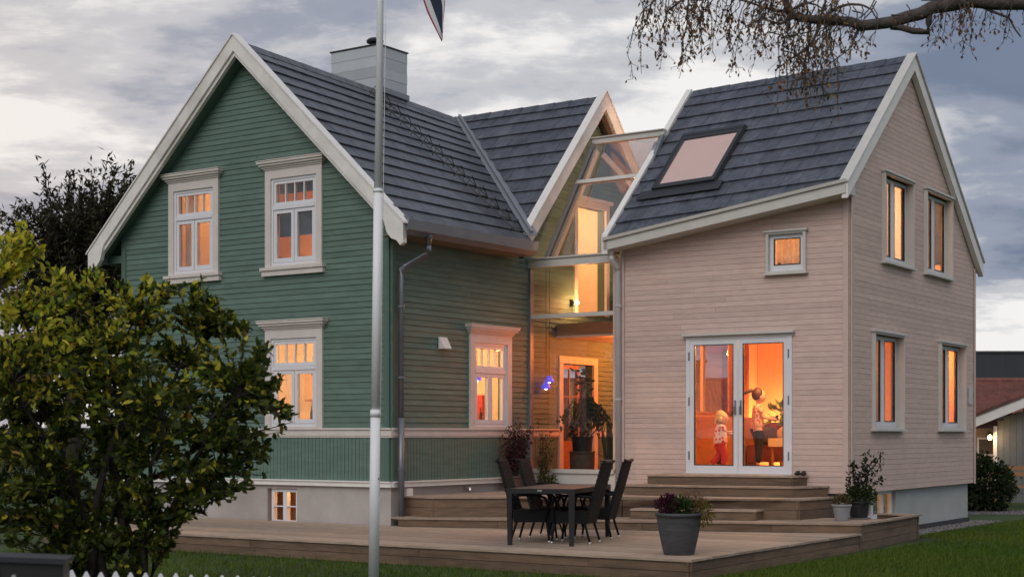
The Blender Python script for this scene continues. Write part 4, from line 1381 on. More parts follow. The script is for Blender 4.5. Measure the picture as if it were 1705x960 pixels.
def make_chair():
    c = empty('patio_chair')
    # faces local +x ; seat centre at origin
    mb = MB()
    for sgn in (-1,):
        pass
    seat = MB()
    prof = [(-0.24, 0.44), (-0.10, 0.425), (0.08, 0.43), (0.22, 0.45), (0.26, 0.43), (0.26, 0.30), (0.22, 0.28), (-0.24, 0.27)]
    seat.prism([(x, -0.235, z) for x, z in prof], [(x, 0.235, z) for x, z in prof])
    seat.build('seat', mRATTAN, c)
    # backrest: woven horizontal bands, curved and leaning back
    bk = MB()
    nb = 30
    def bp(t):      # centre line of the back: t 0..1
        return (-0.215 - 0.235 * t ** 1.25 - 0.02 * math.sin(t * 3.14), 0.27 + 0.80 * t)
    for i in range(nb):
        t0, t1 = i / nb, (i + 0.93) / nb
        (xa, za), (xb, zb) = bp(t0), bp(t1)
        d = 0.022 + 0.004 * (i % 2)
        w = 0.235 - 0.02 * t0
        bk.hexa([(xa - d, -w, za), (xa + d, -w, za), (xa + d, w, za), (xa - d, w, za), (xb - d, -w, zb), (xb + d, -w, zb), (xb + d, w, zb), (xb - d, w, zb)])
    xt, zt = bp(1.0)
    bk.tube([(xt - 0.02, -0.245, zt + 0.015), (xt - 0.02, -0.1, zt + 0.005), (xt - 0.02, 0.1, zt + 0.005), (xt - 0.02, 0.245, zt + 0.015)], 0.022, 6)
    bk.build('backrest', mRATTAN, c)
    for s in (-1, 1):
        mb = MB()
        mb.tube([(0.20, s * 0.25, 0.30), (0.235, s * 0.265, 0.50), (0.20, s * 0.27, 0.60), (0.10, s * 0.275, 0.64), (-0.12, s * 0.27, 0.635), (-0.30, s * 0.25, 0.62)], 0.019, 7)
        mb.tube([(0.12, s * 0.25, 0.44), (0.15, s * 0.262, 0.56), (0.10, s * 0.268, 0.63)], 0.014, 6)
        mb.build('armrest', mRATTAN, c, True)
        for fx, tx in ((0.21, 0.245), (-0.20, -0.275)):
            mb = MB()
            mb.tube([(fx, s * 0.215, 0.29), (tx, s * 0.235, 0.035)], [0.019, 0.014], 8)
            lg = mb.build('leg', mRATTAN, c, True)
            mb = MB()
            mb.tube([(tx, s * 0.235, 0.036), (tx, s * 0.235, 0.0)], 0.017, 8)
            mb.build('foot_cap', mSTEEL, lg, True)
    mb = MB()
    mb.tube([(0.235, -0.225, 0.12), (0.24, -0.12, 0.24), (0.24, 0.0, 0.275), (0.24, 0.12, 0.24), (0.235, 0.225, 0.12)], 0.012, 6)
    mb.build('brace', mRATTAN, c, True)
    return c
ch0 = make_chair()
lvec = Vector((0.3, 0.954, 0)).normalized()
wvec = Vector((0.954, -0.3, 0)).normalized()
spots = [(-0.42, 0.31, 1, 'black woven patio chair right of the table, nearest the viewer'),
         (0.62, 0.33, 1, 'black woven patio chair right of the table, nearest the steps'),
         (-0.30, -0.27, -1, 'black woven patio chair left of the table, nearest the viewer'),
         (0.58, -0.26, -1, 'black woven patio chair left of the table, beside the red shrub')]
for i, (l, w, s, lab) in enumerate(spots):
    o = ch0 if i == 0 else copy_tree(ch0)
    p = Vector(TC) + lvec * l + wvec * w
    o.location = p
    o.rotation_euler = (0, 0, TDIR + (math.pi if s > 0 else 0) + random.uniform(-0.06, 0.06))
    tag(o, lab, 'chair', 'patio chairs around the table')

# ================================================================== FOLIAGE HELPERS
def leaf_mesh(name, base, dirs, length, width, cols, m, parent=None, cup=0.12, shape6=True):
    n = len(base)
    d = dirs / (np.linalg.norm(dirs, axis=1, keepdims=True) + 1e-9)
    r = rng.normal(size=(n, 3))
    s = np.cross(d, r)
    s /= np.linalg.norm(s, axis=1, keepdims=True) + 1e-9
    nn_ = np.cross(s, d)
    l = (length * rng.uniform(0.5, 1.4, n))[:, None]
    w = (width * rng.uniform(0.7, 1.2, n))[:, None]
    if shape6:
        V = np.stack([base, base + d * l * 0.33 + s * w * 0.5 + nn_ * w * cup, base + d * l * 0.72 + s * w * 0.36 + nn_ * w * cup * 0.6,
                      base + d * l - nn_ * l * 0.10, base + d * l * 0.72 - s * w * 0.36 + nn_ * w * cup * 0.6, base + d * l * 0.33 - s * w * 0.5 + nn_ * w * cup], 1)
        T = np.array([(0, 1, 5), (1, 2, 4), (1, 4, 5), (2, 3, 4)])
        k = 6
    else:
        V = np.stack([base, base + d * l * 0.45 + s * w * 0.5, base + d * l, base + d * l * 0.45 - s * w * 0.5], 1)
        T = np.array([(0, 1, 2), (0, 2, 3)])
        k = 4
    F = (T[None] + (np.arange(n) * k)[:, None, None]).reshape(-1, 3)
    return meshdata(name, V.reshape(-1, 3), F, m, np.repeat(cols, k, 0), parent)
def pxw(x, y, Y):      # a photo direction turned into a point at distance Y
    return np.array([(x - 852.5) / 2560 * Y, Y, H - (y - 722) / 2560 * Y])
def curve3(a, b, bend, n=5):
    a, b = np.array(a, float), np.array(b, float)
    m = (a + b) / 2 + np.array(bend)
    t = np.linspace(0, 1, n)[:, None]
    return (1 - t) ** 2 * a + 2 * t * (1 - t) * m + t ** 2 * b

# ------------------------------------------------------------------ foreground fruit bush
def front_bush():
    Yb = 13.2
    s = Yb / 2560
    lumps = [(35, 470, 62, 78, 0.55), (130, 540, 150, 95, 0.9), (325, 545, 78, 62, 0.55), (250, 640, 190, 110, 1.0), (425, 640, 48, 55, 0.4),
             (90, 730, 190, 170, 1.1), (300, 770, 130, 95, 0.8), (390, 715, 85, 55, 0.5), (50, 610, 120, 120, 0.9), (190, 880, 110, 75, 0.6), (30, 860, 120, 90, 0.7), (120, 900, 90, 60, 0.5), (255, 880, 60, 60, 0.45), (150, 935, 130, 45, 0.5), (330, 810, 70, 50, 0.4), (420, 780, 30, 28, 0.2), (10, 560, 90, 120, 0.7)]
    wts = np.array([l[2] * l[3] * l[4] ** 0.5 for l in lumps], float)
    wts /= wts.sum()
    root = empty('fruit_bush', (-3.45, Yb, 0), 0, 'large leafy fruit bush with yellowing leaves and backlight painted in at upper left, in the left foreground', 'bush')
    br = MB()
    base = np.array([0.0, 0.0, 0.0])
    O = np.array([-3.45, Yb, 0.0])
    stems = []
    for (tx, ty, dy) in ((20, 480, -0.3), (120, 500, 0.4), (220, 540, 0.0), (320, 560, 0.3), (400, 660, -0.2), (300, 700, -0.6), (60, 640, -0.6), (-40, 620, 0.2), (180, 620, 0.7)):
        e = pxw(tx, ty, Yb) - O + np.array([0, dy, 0])
        b0 = np.array([rng.uniform(-0.25, 0.25), rng.uniform(-0.2, 0.2), 0.0])
        c = curve3(b0, e, (-(e[0]) * 0.18, -e[1] * 0.2, 0.25), 9)
        c[1:-1] += rng.normal(0, 0.03, c[1:-1].shape)
        stems.append(c)
        br.tube([tuple(p) for p in c], list(np.linspace(0.045, 0.010, 9)), 6)
    sp_ = np.concatenate([c[2:] for c in stems])
    P_, D_, C_ = [], [], []
    NT = 1120
    pick = list(rng.choice(len(lumps), NT, p=wts)) + [-1] * 120
    shoots = [(15, 395), (40, 388), (62, 402), (110, 462), (160, 452), (205, 470), (250, 478), (290, 482), (330, 474), (352, 492), (385, 520), (405, 545), (440, 580), (470, 640), (482, 690), (440, 760), (418, 815), (300, 860), (275, 900)]
    for k in pick:
        l = lumps[k] if k >= 0 else (*shoots[rng.integers(len(shoots))], 9, 14, 0.35)
        u = rng.normal(size=3)
        u /= np.linalg.norm(u)
        rr = rng.random() ** 0.42
        q = pxw(l[0] + u[0] * l[2] * rr, l[1] - u[2] * l[3] * rr, Yb) - O
        q[1] = u[1] * l[4] * rr
        if q[2] < 0.22:
            continue
        dist = np.linalg.norm(sp_ - q, axis=1) + np.maximum(0, sp_[:, 2] - q[2] + 0.1) * 0.8
        st = sp_[np.argmin(dist)]
        if np.linalg.norm(q - st) < 0.12:
            q = q + np.array([rng.normal(0, 0.12), rng.normal(0, 0.12), 0.15])
        cv_ = curve3(st, q, (0, 0, 0.10 * rng.uniform(-0.5, 1)), 6)
        br.tube([tuple(p) for p in cv_], list(np.linspace(0.008, 0.003, 6)), 4, cap=False)
        tip = (q - st) / (np.linalg.norm(q - st) + 1e-6)
        nl = rng.integers(16, 28)
        for _ in range(nl):
            t = rng.uniform(0.25, 1.0)
            i = min(int(t * 5), 4)
            f = t * 5 - i
            p = cv_[i] * (1 - f) + cv_[i + 1] * f
            dd = tip * 0.7 + rng.normal(0, 0.62, 3) + np.array([0, 0, 0.05])
            P_.append(p)
            D_.append(dd)
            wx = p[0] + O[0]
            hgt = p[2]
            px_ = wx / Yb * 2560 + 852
            backlit = 0.09 + 0.85 * np.clip((hgt - 1.5) / 1.5, 0, 1) * np.clip((430 - px_) / 360, 0.15, 1)  # autumn yellow, plus sunset backlight painted in as yellower leaves high on the left
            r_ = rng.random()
            if r_ < backlit * 0.55:
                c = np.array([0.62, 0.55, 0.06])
            elif r_ < backlit:
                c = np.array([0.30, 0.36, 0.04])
            elif r_ < backlit + 0.012:
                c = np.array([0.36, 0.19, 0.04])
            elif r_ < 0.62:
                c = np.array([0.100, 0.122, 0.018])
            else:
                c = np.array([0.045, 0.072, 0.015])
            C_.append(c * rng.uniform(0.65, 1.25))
    br.build('trunk', mBARK, root, True)
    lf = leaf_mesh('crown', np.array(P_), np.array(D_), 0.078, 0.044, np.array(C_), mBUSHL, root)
    return root
front_bush()

# ------------------------------------------------------------------ dark tree behind the house
def back_tree():
    Yb = 37.0
    root = empty('larch_tree', (*pxw(120, 720, Yb)[:2], 0), 0, 'dark feathery tree standing behind the left gable', 'tree')
    O = np.array([root.location.x, Yb, 0.0])
    br = MB()
    trunk = [(0, 0, 0), (0.05, 0, 2.0), (-0.05, 0, 4.0), (0.1, 0, 5.5), (0.3, 0, 6.8)]
    br.tube(trunk, [0.20, 0.17, 0.13, 0.09, 0.03], 8)
    P_, D_ = [], []
    ends = [(28, 372), (45, 350), (75, 330), (60, 400), (100, 320), (122, 300), (150, 330), (118, 355), (170, 310), (205, 295), (232, 292), (190, 330), (225, 335), (160, 360), (90, 380), (50, 430), (30, 455), (120, 420), (180, 390), (230, 380), (20, 500), (70, 480), (130, 470), (190, 450), (215, 420), (100, 520), (160, 520), (40, 540), (250, 330), (240, 310), (140, 390), (85, 430)]
    for (ex, ey) in ends:
        for rep in range(6):
            e = pxw(ex + rng.normal(0, 9), ey + rng.normal(0, 9), Yb) - O
            e[1] += rng.uniform(-1.3, 1.3)
            z0 = min(e[2] - 0.4, rng.uniform(2.0, 5.8))
            b0 = np.array([rng.normal(0, 0.1), 0, max(1.0, z0)])
            c = curve3(b0, e, (0, 0, 0.45), 10)
            br.tube([tuple(p) for p in c], list(np.linspace(0.035, 0.006, 10)), 4, cap=False)
            for i in range(3, 10):
                for _ in range(24):
                    p = c[i] * 1.0 + rng.normal(0, 0.055, 3) + (c[i] - c[i - 1]) * rng.uniform(-1, 0.3)
                    tdir = c[i] - c[i - 1]
                    tdir = tdir / (np.linalg.norm(tdir) + 1e-6)
                    P_.append(p)
                    D_.append(tdir * 0.9 + rng.normal(0, 0.5, 3) + np.array([0, 0, -0.55]))
    br.build('trunk', mBARK, root, True)
    n = len(P_)
    f = rng.random((n, 1))
    c = (np.array([0.024, 0.028, 0.012]) * (1 - f) + np.array([0.062, 0.055, 0.024]) * f) * rng.uniform(0.6, 1.3, (n, 1))
    leaf_mesh('crown', np.array(P_), np.array(D_), 0.17, 0.055, c, mDARKL, root, 0.0, False)
back_tree()

# ------------------------------------------------------------------ birch limb reaching in from the right
def birch():
    Yb = 14.0
    root = empty('birch_tree', (6.3, Yb, 0), 0, 'bare autumn birch limb with hanging twigs and brown leaves, top right', 'tree')
    O = np.array([6.3, Yb, 0.0])
    br = MB()
    tk = MB(); tk.tube([(0, 0, 0), (0.05, 0, 2.2), (-0.05, 0.05, 4.5), (0.0, 0, 6.0), (0.15, 0.05, 8.5)], [0.24, 0.20, 0.17, 0.14, 0.06], 12); tk.build('trunk', mBIRCH, root, True)
    P_, D_, C_ = [], [], []
    def w(x, y, dy=0.0):
        return tuple(pxw(x, y, Yb + dy) - O)
    def limb(pts, r0, r1):
        pts = [Vector(p) for p in pts]
        out = []
        for i in range(len(pts) - 1):
            for t in (0, 0.5):
                q = pts[i].lerp(pts[i + 1], t)
                out.append(q + Vector(rng.normal(0, 0.008, 3)) if t else q)
        out.append(pts[-1])
        br.tube([tuple(p) for p in out], list(np.linspace(r0, r1, len(out))), 8)
        return out
    main = limb([(0, 0, 5.2), w(1790, 10), w(1705, 4), w(1612, 0), w(1571, 10), w(1533, 23), w(1484, 37), w(1434, 43), w(1397, 35), w(1356, 33), w(1322, 27), w(1308, 4), w(1300, -30), w(1280, -60)], 0.082, 0.022)
    limb([w(1500, 33), w(1484, 45), w(1520, 52), w(1545, 54), w(1547, 28), w(1549, 12)], 0.030, 0.030)
    subs = [[w(1312, 20), w(1290, 18), w(1269, 12), w(1231, 0), w(1190, -20)], [w(1368, 36), w(1351, 74), w(1322, 95), w(1298, 112)],
            [w(1372, 30), w(1397, 12), w(1430, 8), w(1451, 16), w(1460, 32)], [w(1330, 25), w(1300, 40), w(1270, 30), w(1240, 45)],
            [w(1322, 15), w(1345, 5), w(1370, 15)], [w(1300, -20), w(1230, -25), w(1175, 0), w(1165, 45)], [w(1434, 40), w(1420, 70), w(1415, 100)],
            [w(1230, -25), w(1130, -30), w(1085, 5), w(1070, 50)], [w(1612, 0), w(1680, 30), w(1700, 62)], [w(1190, -15), w(1150, -10), w(1110, 20), w(1098, 60)]]
    for s in subs:
        limb(s, 0.016, 0.006)
    # hanging twigs
    hang = []
    for _ in range(105):
        x = rng.uniform(1068, 1400)
        hang.append((x, rng.uniform(-25, 20), rng.uniform(35, 115)))
    for _ in range(34):
        hang.append((rng.uniform(1296, 1400), rng.uniform(40, 112), rng.uniform(40, 100)))
    for _ in range(12):
        hang.append((rng.uniform(1400, 1560), rng.uniform(20, 40), rng.uniform(15, 60)))
    for _ in range(22):
        hang.append((rng.uniform(1560, 1710), rng.uniform(-10, 10), rng.uniform(20, 85)))
    for (x, y, ln) in hang:
        dy = rng.normal(0, 0.35)
        a = np.array(w(x, y, dy))
        drift = rng.normal(-6, 14)
        b = np.array(w(x + drift, y + ln, dy))
        c = curve3(a, b, (rng.normal(0, 0.07), 0, 0.06), 7)
        c[1:] += rng.normal(0, 0.012, c[1:].shape)
        br.tube([tuple(p) for p in c], list(np.linspace(0.005, 0.0022, 7)), 4, cap=False)
        # up to the limb above when the twig starts free in the air
        up = a + np.array([rng.normal(0.05, 0.08), -dy, rng.uniform(0.1, 0.22)])
        br.tube([tuple(a), tuple((a + up) / 2 + np.array([0.02, 0, 0])), tuple(up)], [0.005, 0.006, 0.007], 4, cap=False)
        for _ in range(int(ln / 7.0) + 2):
            t = rng.uniform(0.1, 1.0)
            i = min(int(t * 6), 5)
            p = c[i] + (c[i + 1] - c[i]) * (t * 6 - i)
            if rng.random() < 0.6:
                q = p + np.array([rng.normal(0, 0.05), rng.normal(0, 0.04), -abs(rng.normal(0.04, 0.03))])
                br.tube([tuple(p), tuple(q)], [0.003, 0.0018], 3, cap=False)
                p = q
            P_.append(p)
            D_.append(np.array([rng.normal(0, 0.5), rng.normal(0, 0.5), -1.0]))
            r_ = rng.random()
            C_.append((np.array([0.24, 0.115, 0.05]) if r_ < 0.45 else np.array([0.11, 0.06, 0.045]) if r_ < 0.8 else np.array([0.30, 0.17, 0.05])) * rng.uniform(0.55, 1.2))
    br.build('branch', mBIRCH, root, True)
    leaf_mesh('dry_leaves', np.array(P_), np.array(D_), 0.040, 0.024, np.array(C_), mDRY, root)
birch()

# ================================================================== FLAGPOLE
FY = 17.5
pole = empty('flagpole', (*pxw(622, 722, FY)[:2], 0), 0, 'white metal flagpole standing in front of the green house', 'flagpole')
tilt = 0.0115
mb = MB()
mb.tube([(0, 0, 0), (tilt * 1.9, 0, 1.90)], [0.060, 0.057], 16)
mb.build('lower_tube', mPOLE, pole, True)
mb = MB()
mb.tube([(tilt * 1.9, 0, 1.901), (tilt * 1.98, 0, 1.98)], [0.064, 0.060], 16)
mb.build('joint_collar', mPOLE, pole, True)
mb = MB()
mb.tube([(tilt * 1.98, 0, 1.981), (tilt * 4.45, 0, 4.45)], [0.052, 0.050], 16)
mb.tube([(tilt * 4.45, 0, 4.451), (tilt * 4.49, 0, 4.49)], [0.056, 0.053], 16)
mb.tube([(tilt * 4.49, 0, 4.491), (tilt * 9.2, 0, 9.2)], [0.046, 0.028], 16)
mb.ball((tilt * 9.2, 0, 9.25), 0.06, 12)
mb.build('upper_tube', mPOLE, pole, True)
mb = MB(); mb.tube([(0.07, -0.05, 1.0), (0.07 + tilt * 9, -0.03, 9.1)], 0.004, 5); mb.build('halyard', mSTEEL, pole)
mb = MB(); mb.ball((tilt * 1.2 + 0.05, -0.035, 1.2), 0.010, 8); mb.build('eyelet', mBLK, pole)
# drooping pennant
fr_ = mat('pennant_red', (0.30, 0.02, 0.035), 0.8, 0.1, 6)
fw_ = mat('pennant_white', (0.62, 0.62, 0.66), 0.8, 0.06, 6)
fb_ = mat('pennant_blue', (0.012, 0.022, 0.05), 0.8, 0.15, 6)
pen = MB()
rows = 26
top = Vector((0.02, 0.0, 9.0))
O_ = Vector((pole.location.x, FY, 0))
tipc = Vector(pxw(735, 64, FY)) - O_
cen = []
for i in range(rows + 1):
    t = i / rows
    c = top.lerp(tipc, t)
    c.x += 0.22 * math.sin(t * math.pi) * (1 - t) + 0.03 * math.sin(t * 9)
    wd = 0.30 * (1 - t) ** 0.7 + 0.085
    if t > 0.9:
        wd *= 1 - 5.0 * (t - 0.9)
    cen.append((c, wd))
prof = [(-1.0, 0.00, 0), (-0.86, 0.03, 1), (-0.45, -0.04, 2), (0.0, 0.04, 2), (0.48, -0.03, 1), (0.88, 0.02, 0), (1.0, 0.0, 0)]
for i in range(rows):
    (c0, a0), (c1, a1) = cen[i], cen[i + 1]
    for k in range(len(prof) - 1):
        p, q = prof[k], prof[k + 1]
        w0 = 0.5 + 0.1 * math.sin(i * 0.5)
        f = lambda c, a, r, tt: (c.x + r[0] * a * 0.62 + 0.02 * math.sin(tt * 0.6 + r[0] * 2), c.y + r[1] * a * 1.6 - 0.05, c.z + r[0] * 0.05)
        pen.add([f(c0, a0, p, i), f(c0, a0, q, i), f(c1, a1, q, i + 1), f(c1, a1, p, i + 1)], [(0, 1, 2, 3)], p[2])
pn = pen.build('pennant', [fr_, fw_, fb_], None, True)
pn.location = O_
def weld(o):
    b = bmesh.new(); b.from_mesh(o.data); bmesh.ops.remove_doubles(b, verts=b.verts, dist=1e-4); b.to_mesh(o.data); b.free()
weld(pn)
mo = pn.modifiers.new('thick', 'SOLIDIFY'); mo.thickness = 0.004
tag(pn, 'limp red, white and dark blue pennant hanging from the flagpole', 'flag')

# ================================================================== PICKET FENCE
fence = empty('picket_fence', (-3.3, 9.75, -0.045), 0, 'white picket fence with pointed tops at the bottom left', 'fence')
fdir = Vector((2.0, -0.68, 0)).normalized()
mb = MB()
fpts = []
for k in range(25):
    s = k * 0.1055
    fpts.append(s)
ph = [(-0.041, 0), (0.041, 0), (0.041, 0.80), (0.0, 0.873), (-0.041, 0.80)]
for s in fpts:
    c = fdir * (s - 0.25)
    nrm = Vector((-fdir.y, fdir.x, 0)) * 0.011
    hh = random.uniform(-0.006, 0.006)
    mb = MB()
    mb.prism([c + fdir * a - nrm + Vector((0, 0, 0.03 + z + hh)) for a, z in ph], [c + fdir * a + nrm + Vector((0, 0, 0.03 + z + hh)) for a, z in ph])
    mb.build('picket', mSASH, fence)
for z in (0.22, 0.62):
    mb = MB()
    mb.bar(fdir * -0.35 + Vector((-fdir.y, fdir.x, 0)) * 0.03 + Vector((0, 0, z)), fdir * 2.4 + Vector((-fdir.y, fdir.x, 0)) * 0.03 + Vector((0, 0, z)), 0.034, 0.07)
    mb.build('rail', mSASH, fence)
for s in (0.35, 2.0):
    mb = MB(); c = fdir * s + Vector((-fdir.y, fdir.x, 0)) * 0.10; mb.box(c.x - 0.04, c.x + 0.04, c.y - 0.04, c.y + 0.04, 0, 0.74); mb.build('post', mSASH, fence)
# black mailbox on its post, bottom left corner
MY = 8.2
mbx = empty('mailbox', (*pxw(40, 722, MY)[:2], 0), R(8), 'black mailbox with pale lid edge at the bottom left corner', 'mailbox')
zt = pxw(40, 918, MY)[2]
mb = MB()
pr = [(-0.30, zt - 0.34), (0.22, zt - 0.34), (0.22, zt - 0.06), (-0.30, zt - 0.03)]
mb.prism([(a, -0.12, z) for a, z in pr], [(a, 0.12, z) for a, z in pr])
mb.build('box', mBLK, mbx)
mb = MB()
pr = [(-0.32, zt - 0.028), (0.24, zt - 0.058), (0.24, zt - 0.030), (-0.32, zt)]
mb.prism([(a, -0.15, z) for a, z in pr], [(a, 0.14, z) for a, z in pr])
mb.build('lid', mat('mailbox_lid', (0.02, 0.021, 0.026), 0.5, 0.1, 6), mbx)
mb = MB(); mb.tube([(-0.03, -0.121, zt - 0.12), (-0.03, -0.135, zt - 0.12)], 0.012, 10); mb.build('lock', mSTEEL, mbx)
mb = MB(); mb.box(-0.05, 0.05, -0.05, 0.05, 0, zt - 0.345); mb.build('post', mSASH, mbx)
mb = MB(); mb.box(-0.20, -0.11, -0.145, -0.125, zt - 0.60, zt - 0.07); mb.build('label_plate', mSASH, mbx)

# ================================================================== POTS AND PLANTS
def pot(name, loc, r0, r1, h, m, label, cat='flower pot', rim=0.02, n=32):
    o = empty(name, loc, 0, label, cat)
    mb = MB()
    pr = [(r0 * 0.97, 0), (r0, 0.01), (r0 + (r1 - r0) * 0.55, h * 0.45), (r0 + (r1 - r0) * 0.9, h * 0.82), (r1 * 0.985, h - rim * 1.6), (r1 + rim * 0.5, h - rim * 1.5), (r1 + rim * 0.5, h), (r1 - rim, h), (r1 - rim * 1.4, h - 0.05)]
    mb.lathe(pr, (0, 0, 0), n)
    mb.build('pot_body', m, o, True)
    mb = MB(); mb.lathe([(r1 - rim * 1.5, h - 0.06), (0.01, h - 0.045)], (0, 0, 0), 20); mb.build('soil', mSOIL, o)
    return o
def tuft(parent, name, c, rad, n, ln, wd, cols, m=None, up=0.6, stems=None, sq=(1, 1, 1)):
    c = np.array(c, float)
    u = rng.normal(size=(n, 3))
    u /= np.linalg.norm(u, axis=1, keepdims=True)
    p = c + u * rad * (rng.random((n, 1)) ** 0.45) * np.array(sq)
    d = u + np.array([0, 0, up]) + rng.normal(0, 0.4, (n, 3))
    cc = np.array(cols, float)[rng.integers(0, len(cols), n)] * rng.uniform(0.6, 1.25, (n, 1))
    o = leaf_mesh(name, p, d, ln, wd, cc, m or mLEAF, parent)
    o['kind'] = 'stuff'
    return o
pz = L0
bp_ = pot('flower_pot', (2.01, 18.51, pz), 0.185, 0.275, 0.50, mPOT, 'big charcoal pot of purple and yellow autumn flowers on the deck corner', rim=0.025)
tuft(bp_, 'purple_flowers', (-0.13, -0.05, 0.60), 0.155, 900, 0.035, 0.022, [(0.075, 0.012, 0.035), (0.045, 0.008, 0.02), (0.10, 0.02, 0.05)], up=0.3, sq=(1.05, 1, 0.72))
tuft(bp_, 'green_leaves', (0.02, -0.12, 0.56), 0.13, 260, 0.06, 0.035, [(0.03, 0.07, 0.015), (0.045, 0.09, 0.02)])
tuft(bp_, 'flower_heads', (0.15, -0.02, 0.66), 0.15, 420, 0.028, 0.012, [(0.28, 0.14, 0.10), (0.22, 0.12, 0.06), (0.10, 0.10, 0.02)], up=1.2, sq=(1.2, 1, 0.7))
tuft(bp_, 'yellow_leaves', (0.29, -0.05, 0.50), 0.14, 420, 0.05, 0.014, [(0.17, 0.15, 0.02), (0.09, 0.10, 0.015), (0.20, 0.11, 0.03)], up=-0.2, sq=(0.9, 0.9, 1.1))
sm = MB()
for _ in range(26):
    a = rng.uniform(-0.05, 0.30)
    sm.tube([(a * 0.6, rng.uniform(-0.08, 0.08), 0.44), (a, rng.uniform(-0.1, 0.1), rng.uniform(0.56, 0.72))], 0.003, 4)
sm.build('stems', mBARK, bp_)
gp_ = pot('flower_pot', (4.96, 23.13, L1), 0.095, 0.14, 0.245, mPOTG, 'small pale grey pot with low flowers beside the black pot')
tuft(gp_, 'flowers', (0, 0, 0.30), 0.13, 320, 0.045, 0.02, [(0.06, 0.07, 0.015), (0.22, 0.12, 0.05), (0.12, 0.05, 0.03), (0.05, 0.08, 0.02)], sq=(1, 1, 0.6))
dp_ = pot('flower_pot', (5.33, 23.62, L1), 0.13, 0.155, 0.27, mBLK, 'black pot with a leafy shrub at the annexe corner')
tuft(dp_, 'low_foliage', (0.02, -0.02, 0.34), 0.21, 620, 0.055, 0.03, [(0.028, 0.05, 0.012), (0.04, 0.065, 0.015)], sq=(1.1, 1, 0.8))
sb = MB()
shp, shd = [], []
for k in range(11):
    e = np.array([rng.uniform(-0.22, 0.34), rng.uniform(-0.15, 0.15), rng.uniform(0.6, 1.0)])
    cvv = curve3((rng.normal(0, 0.03), 0, 0.2), e, (rng.normal(0, 0.1), 0, 0.05), 8)
    sb.tube([tuple(p) for p in cvv], list(np.linspace(0.007, 0.003, 8)), 4)
    for i in range(3, 8):
        for _ in range(9):
            shp.append(cvv[i] + rng.normal(0, 0.022, 3)); shd.append(rng.normal(0, 1, 3) + np.array([0, 0, 0.5]))
sb.build('stems', mBARK, dp_)
leaf_mesh('shrub_leaves', np.array(shp), np.array(shd), 0.06, 0.036, np.array([0.03, 0.03, 0.018]) * rng.uniform(0.6, 1.5, (len(shp), 1)), mLEAF, dp_)
mb = MB(); mb.lathe([(0.17, 0.0), (0.19, 0.02), (0.17, 0.02)], (0, 0, 0), 20); mb.build('saucer', mPOTG, dp_)
# planter by the glazed link and red shrub
pl = empty('planter_box', GW(0.62, 3.52, L2), -GA, 'low black planter with yellow green plants below the link window', 'planter')
mb = MB(); mb.prism([(-0.18, -0.09, 0), (0.18, -0.09, 0), (0.18, 0.09, 0), (-0.18, 0.09, 0)], [(-0.21, -0.11, 0.14), (0.21, -0.11, 0.14), (0.21, 0.11, 0.14), (-0.21, 0.11, 0.14)]); mb.build('box', mBLK, pl)
tuft(pl, 'low_plants', (0.02, 0, 0.19), 0.18, 380, 0.05, 0.02, [(0.07, 0.08, 0.015), (0.13, 0.11, 0.02), (0.04, 0.06, 0.015)], sq=(1.1, 0.6, 0.6))
tuft(pl, 'white_flowers', (0.08, -0.03, 0.27), 0.05, 40, 0.03, 0.02, [(0.5, 0.5, 0.48)])
sb = MB(); shp, shd = [], []
for k in range(13):
    e = np.array([rng.uniform(-0.30, 0.12), rng.uniform(-0.08, 0.08), rng.uniform(0.5, 1.25)])
    cvv = curve3((rng.uniform(-0.12, 0.1), 0, 0.12), e, (0, 0, 0.08), 8)
    sb.tube([tuple(p) for p in cvv], list(np.linspace(0.006, 0.0025, 8)), 4)
    for i in range(2, 8):
        for _ in range(8):
            shp.append(cvv[i] + rng.normal(0, 0.03, 3)); shd.append(rng.normal(0, 1, 3))
sb.build('stems', mBARK, pl)
leaf_mesh('tall_leaves', np.array(shp), np.array(shd), 0.05, 0.022, np.array([0.085, 0.075, 0.02]) * rng.uniform(0.5, 1.5, (len(shp), 1)), mLEAF, pl)
rs = pot('shrub_pot', GW(0.30, 3.0, L2), 0.13, 0.17, 0.26, mPOTD, 'dark red shrub in a pot between green wall and link', 'shrub')
sb = MB(); shp, shd = [], []
for k in range(34):
    e = np.array([rng.uniform(-0.28, 0.30), rng.uniform(-0.2, 0.2), rng.uniform(0.55, 1.16)])
    cvv = curve3((rng.normal(0, 0.03), 0, 0.2), e, (0, 0, 0.1), 7)
    sb.tube([tuple(p) for p in cvv], list(np.linspace(0.007, 0.003, 7)), 4)
    for i in range(2, 7):
        for _ in range(13):
            shp.append(cvv[i] + rng.normal(0, 0.04, 3)); shd.append(rng.normal(0, 1, 3))
sb.build('stems', mBARK, rs)
leaf_mesh('red_leaves', np.array(shp), np.array(shd), 0.045, 0.030, np.array([0.06, 0.022, 0.025]) * rng.uniform(0.5, 1.6, (len(shp), 1)), mLEAF, rs)
tuft(rs, 'orange_flowers', (0.18, -0.14, 0.34), 0.10, 120, 0.04, 0.025, [(0.35, 0.12, 0.02), (0.30, 0.16, 0.03), (0.05, 0.06, 0.01)])
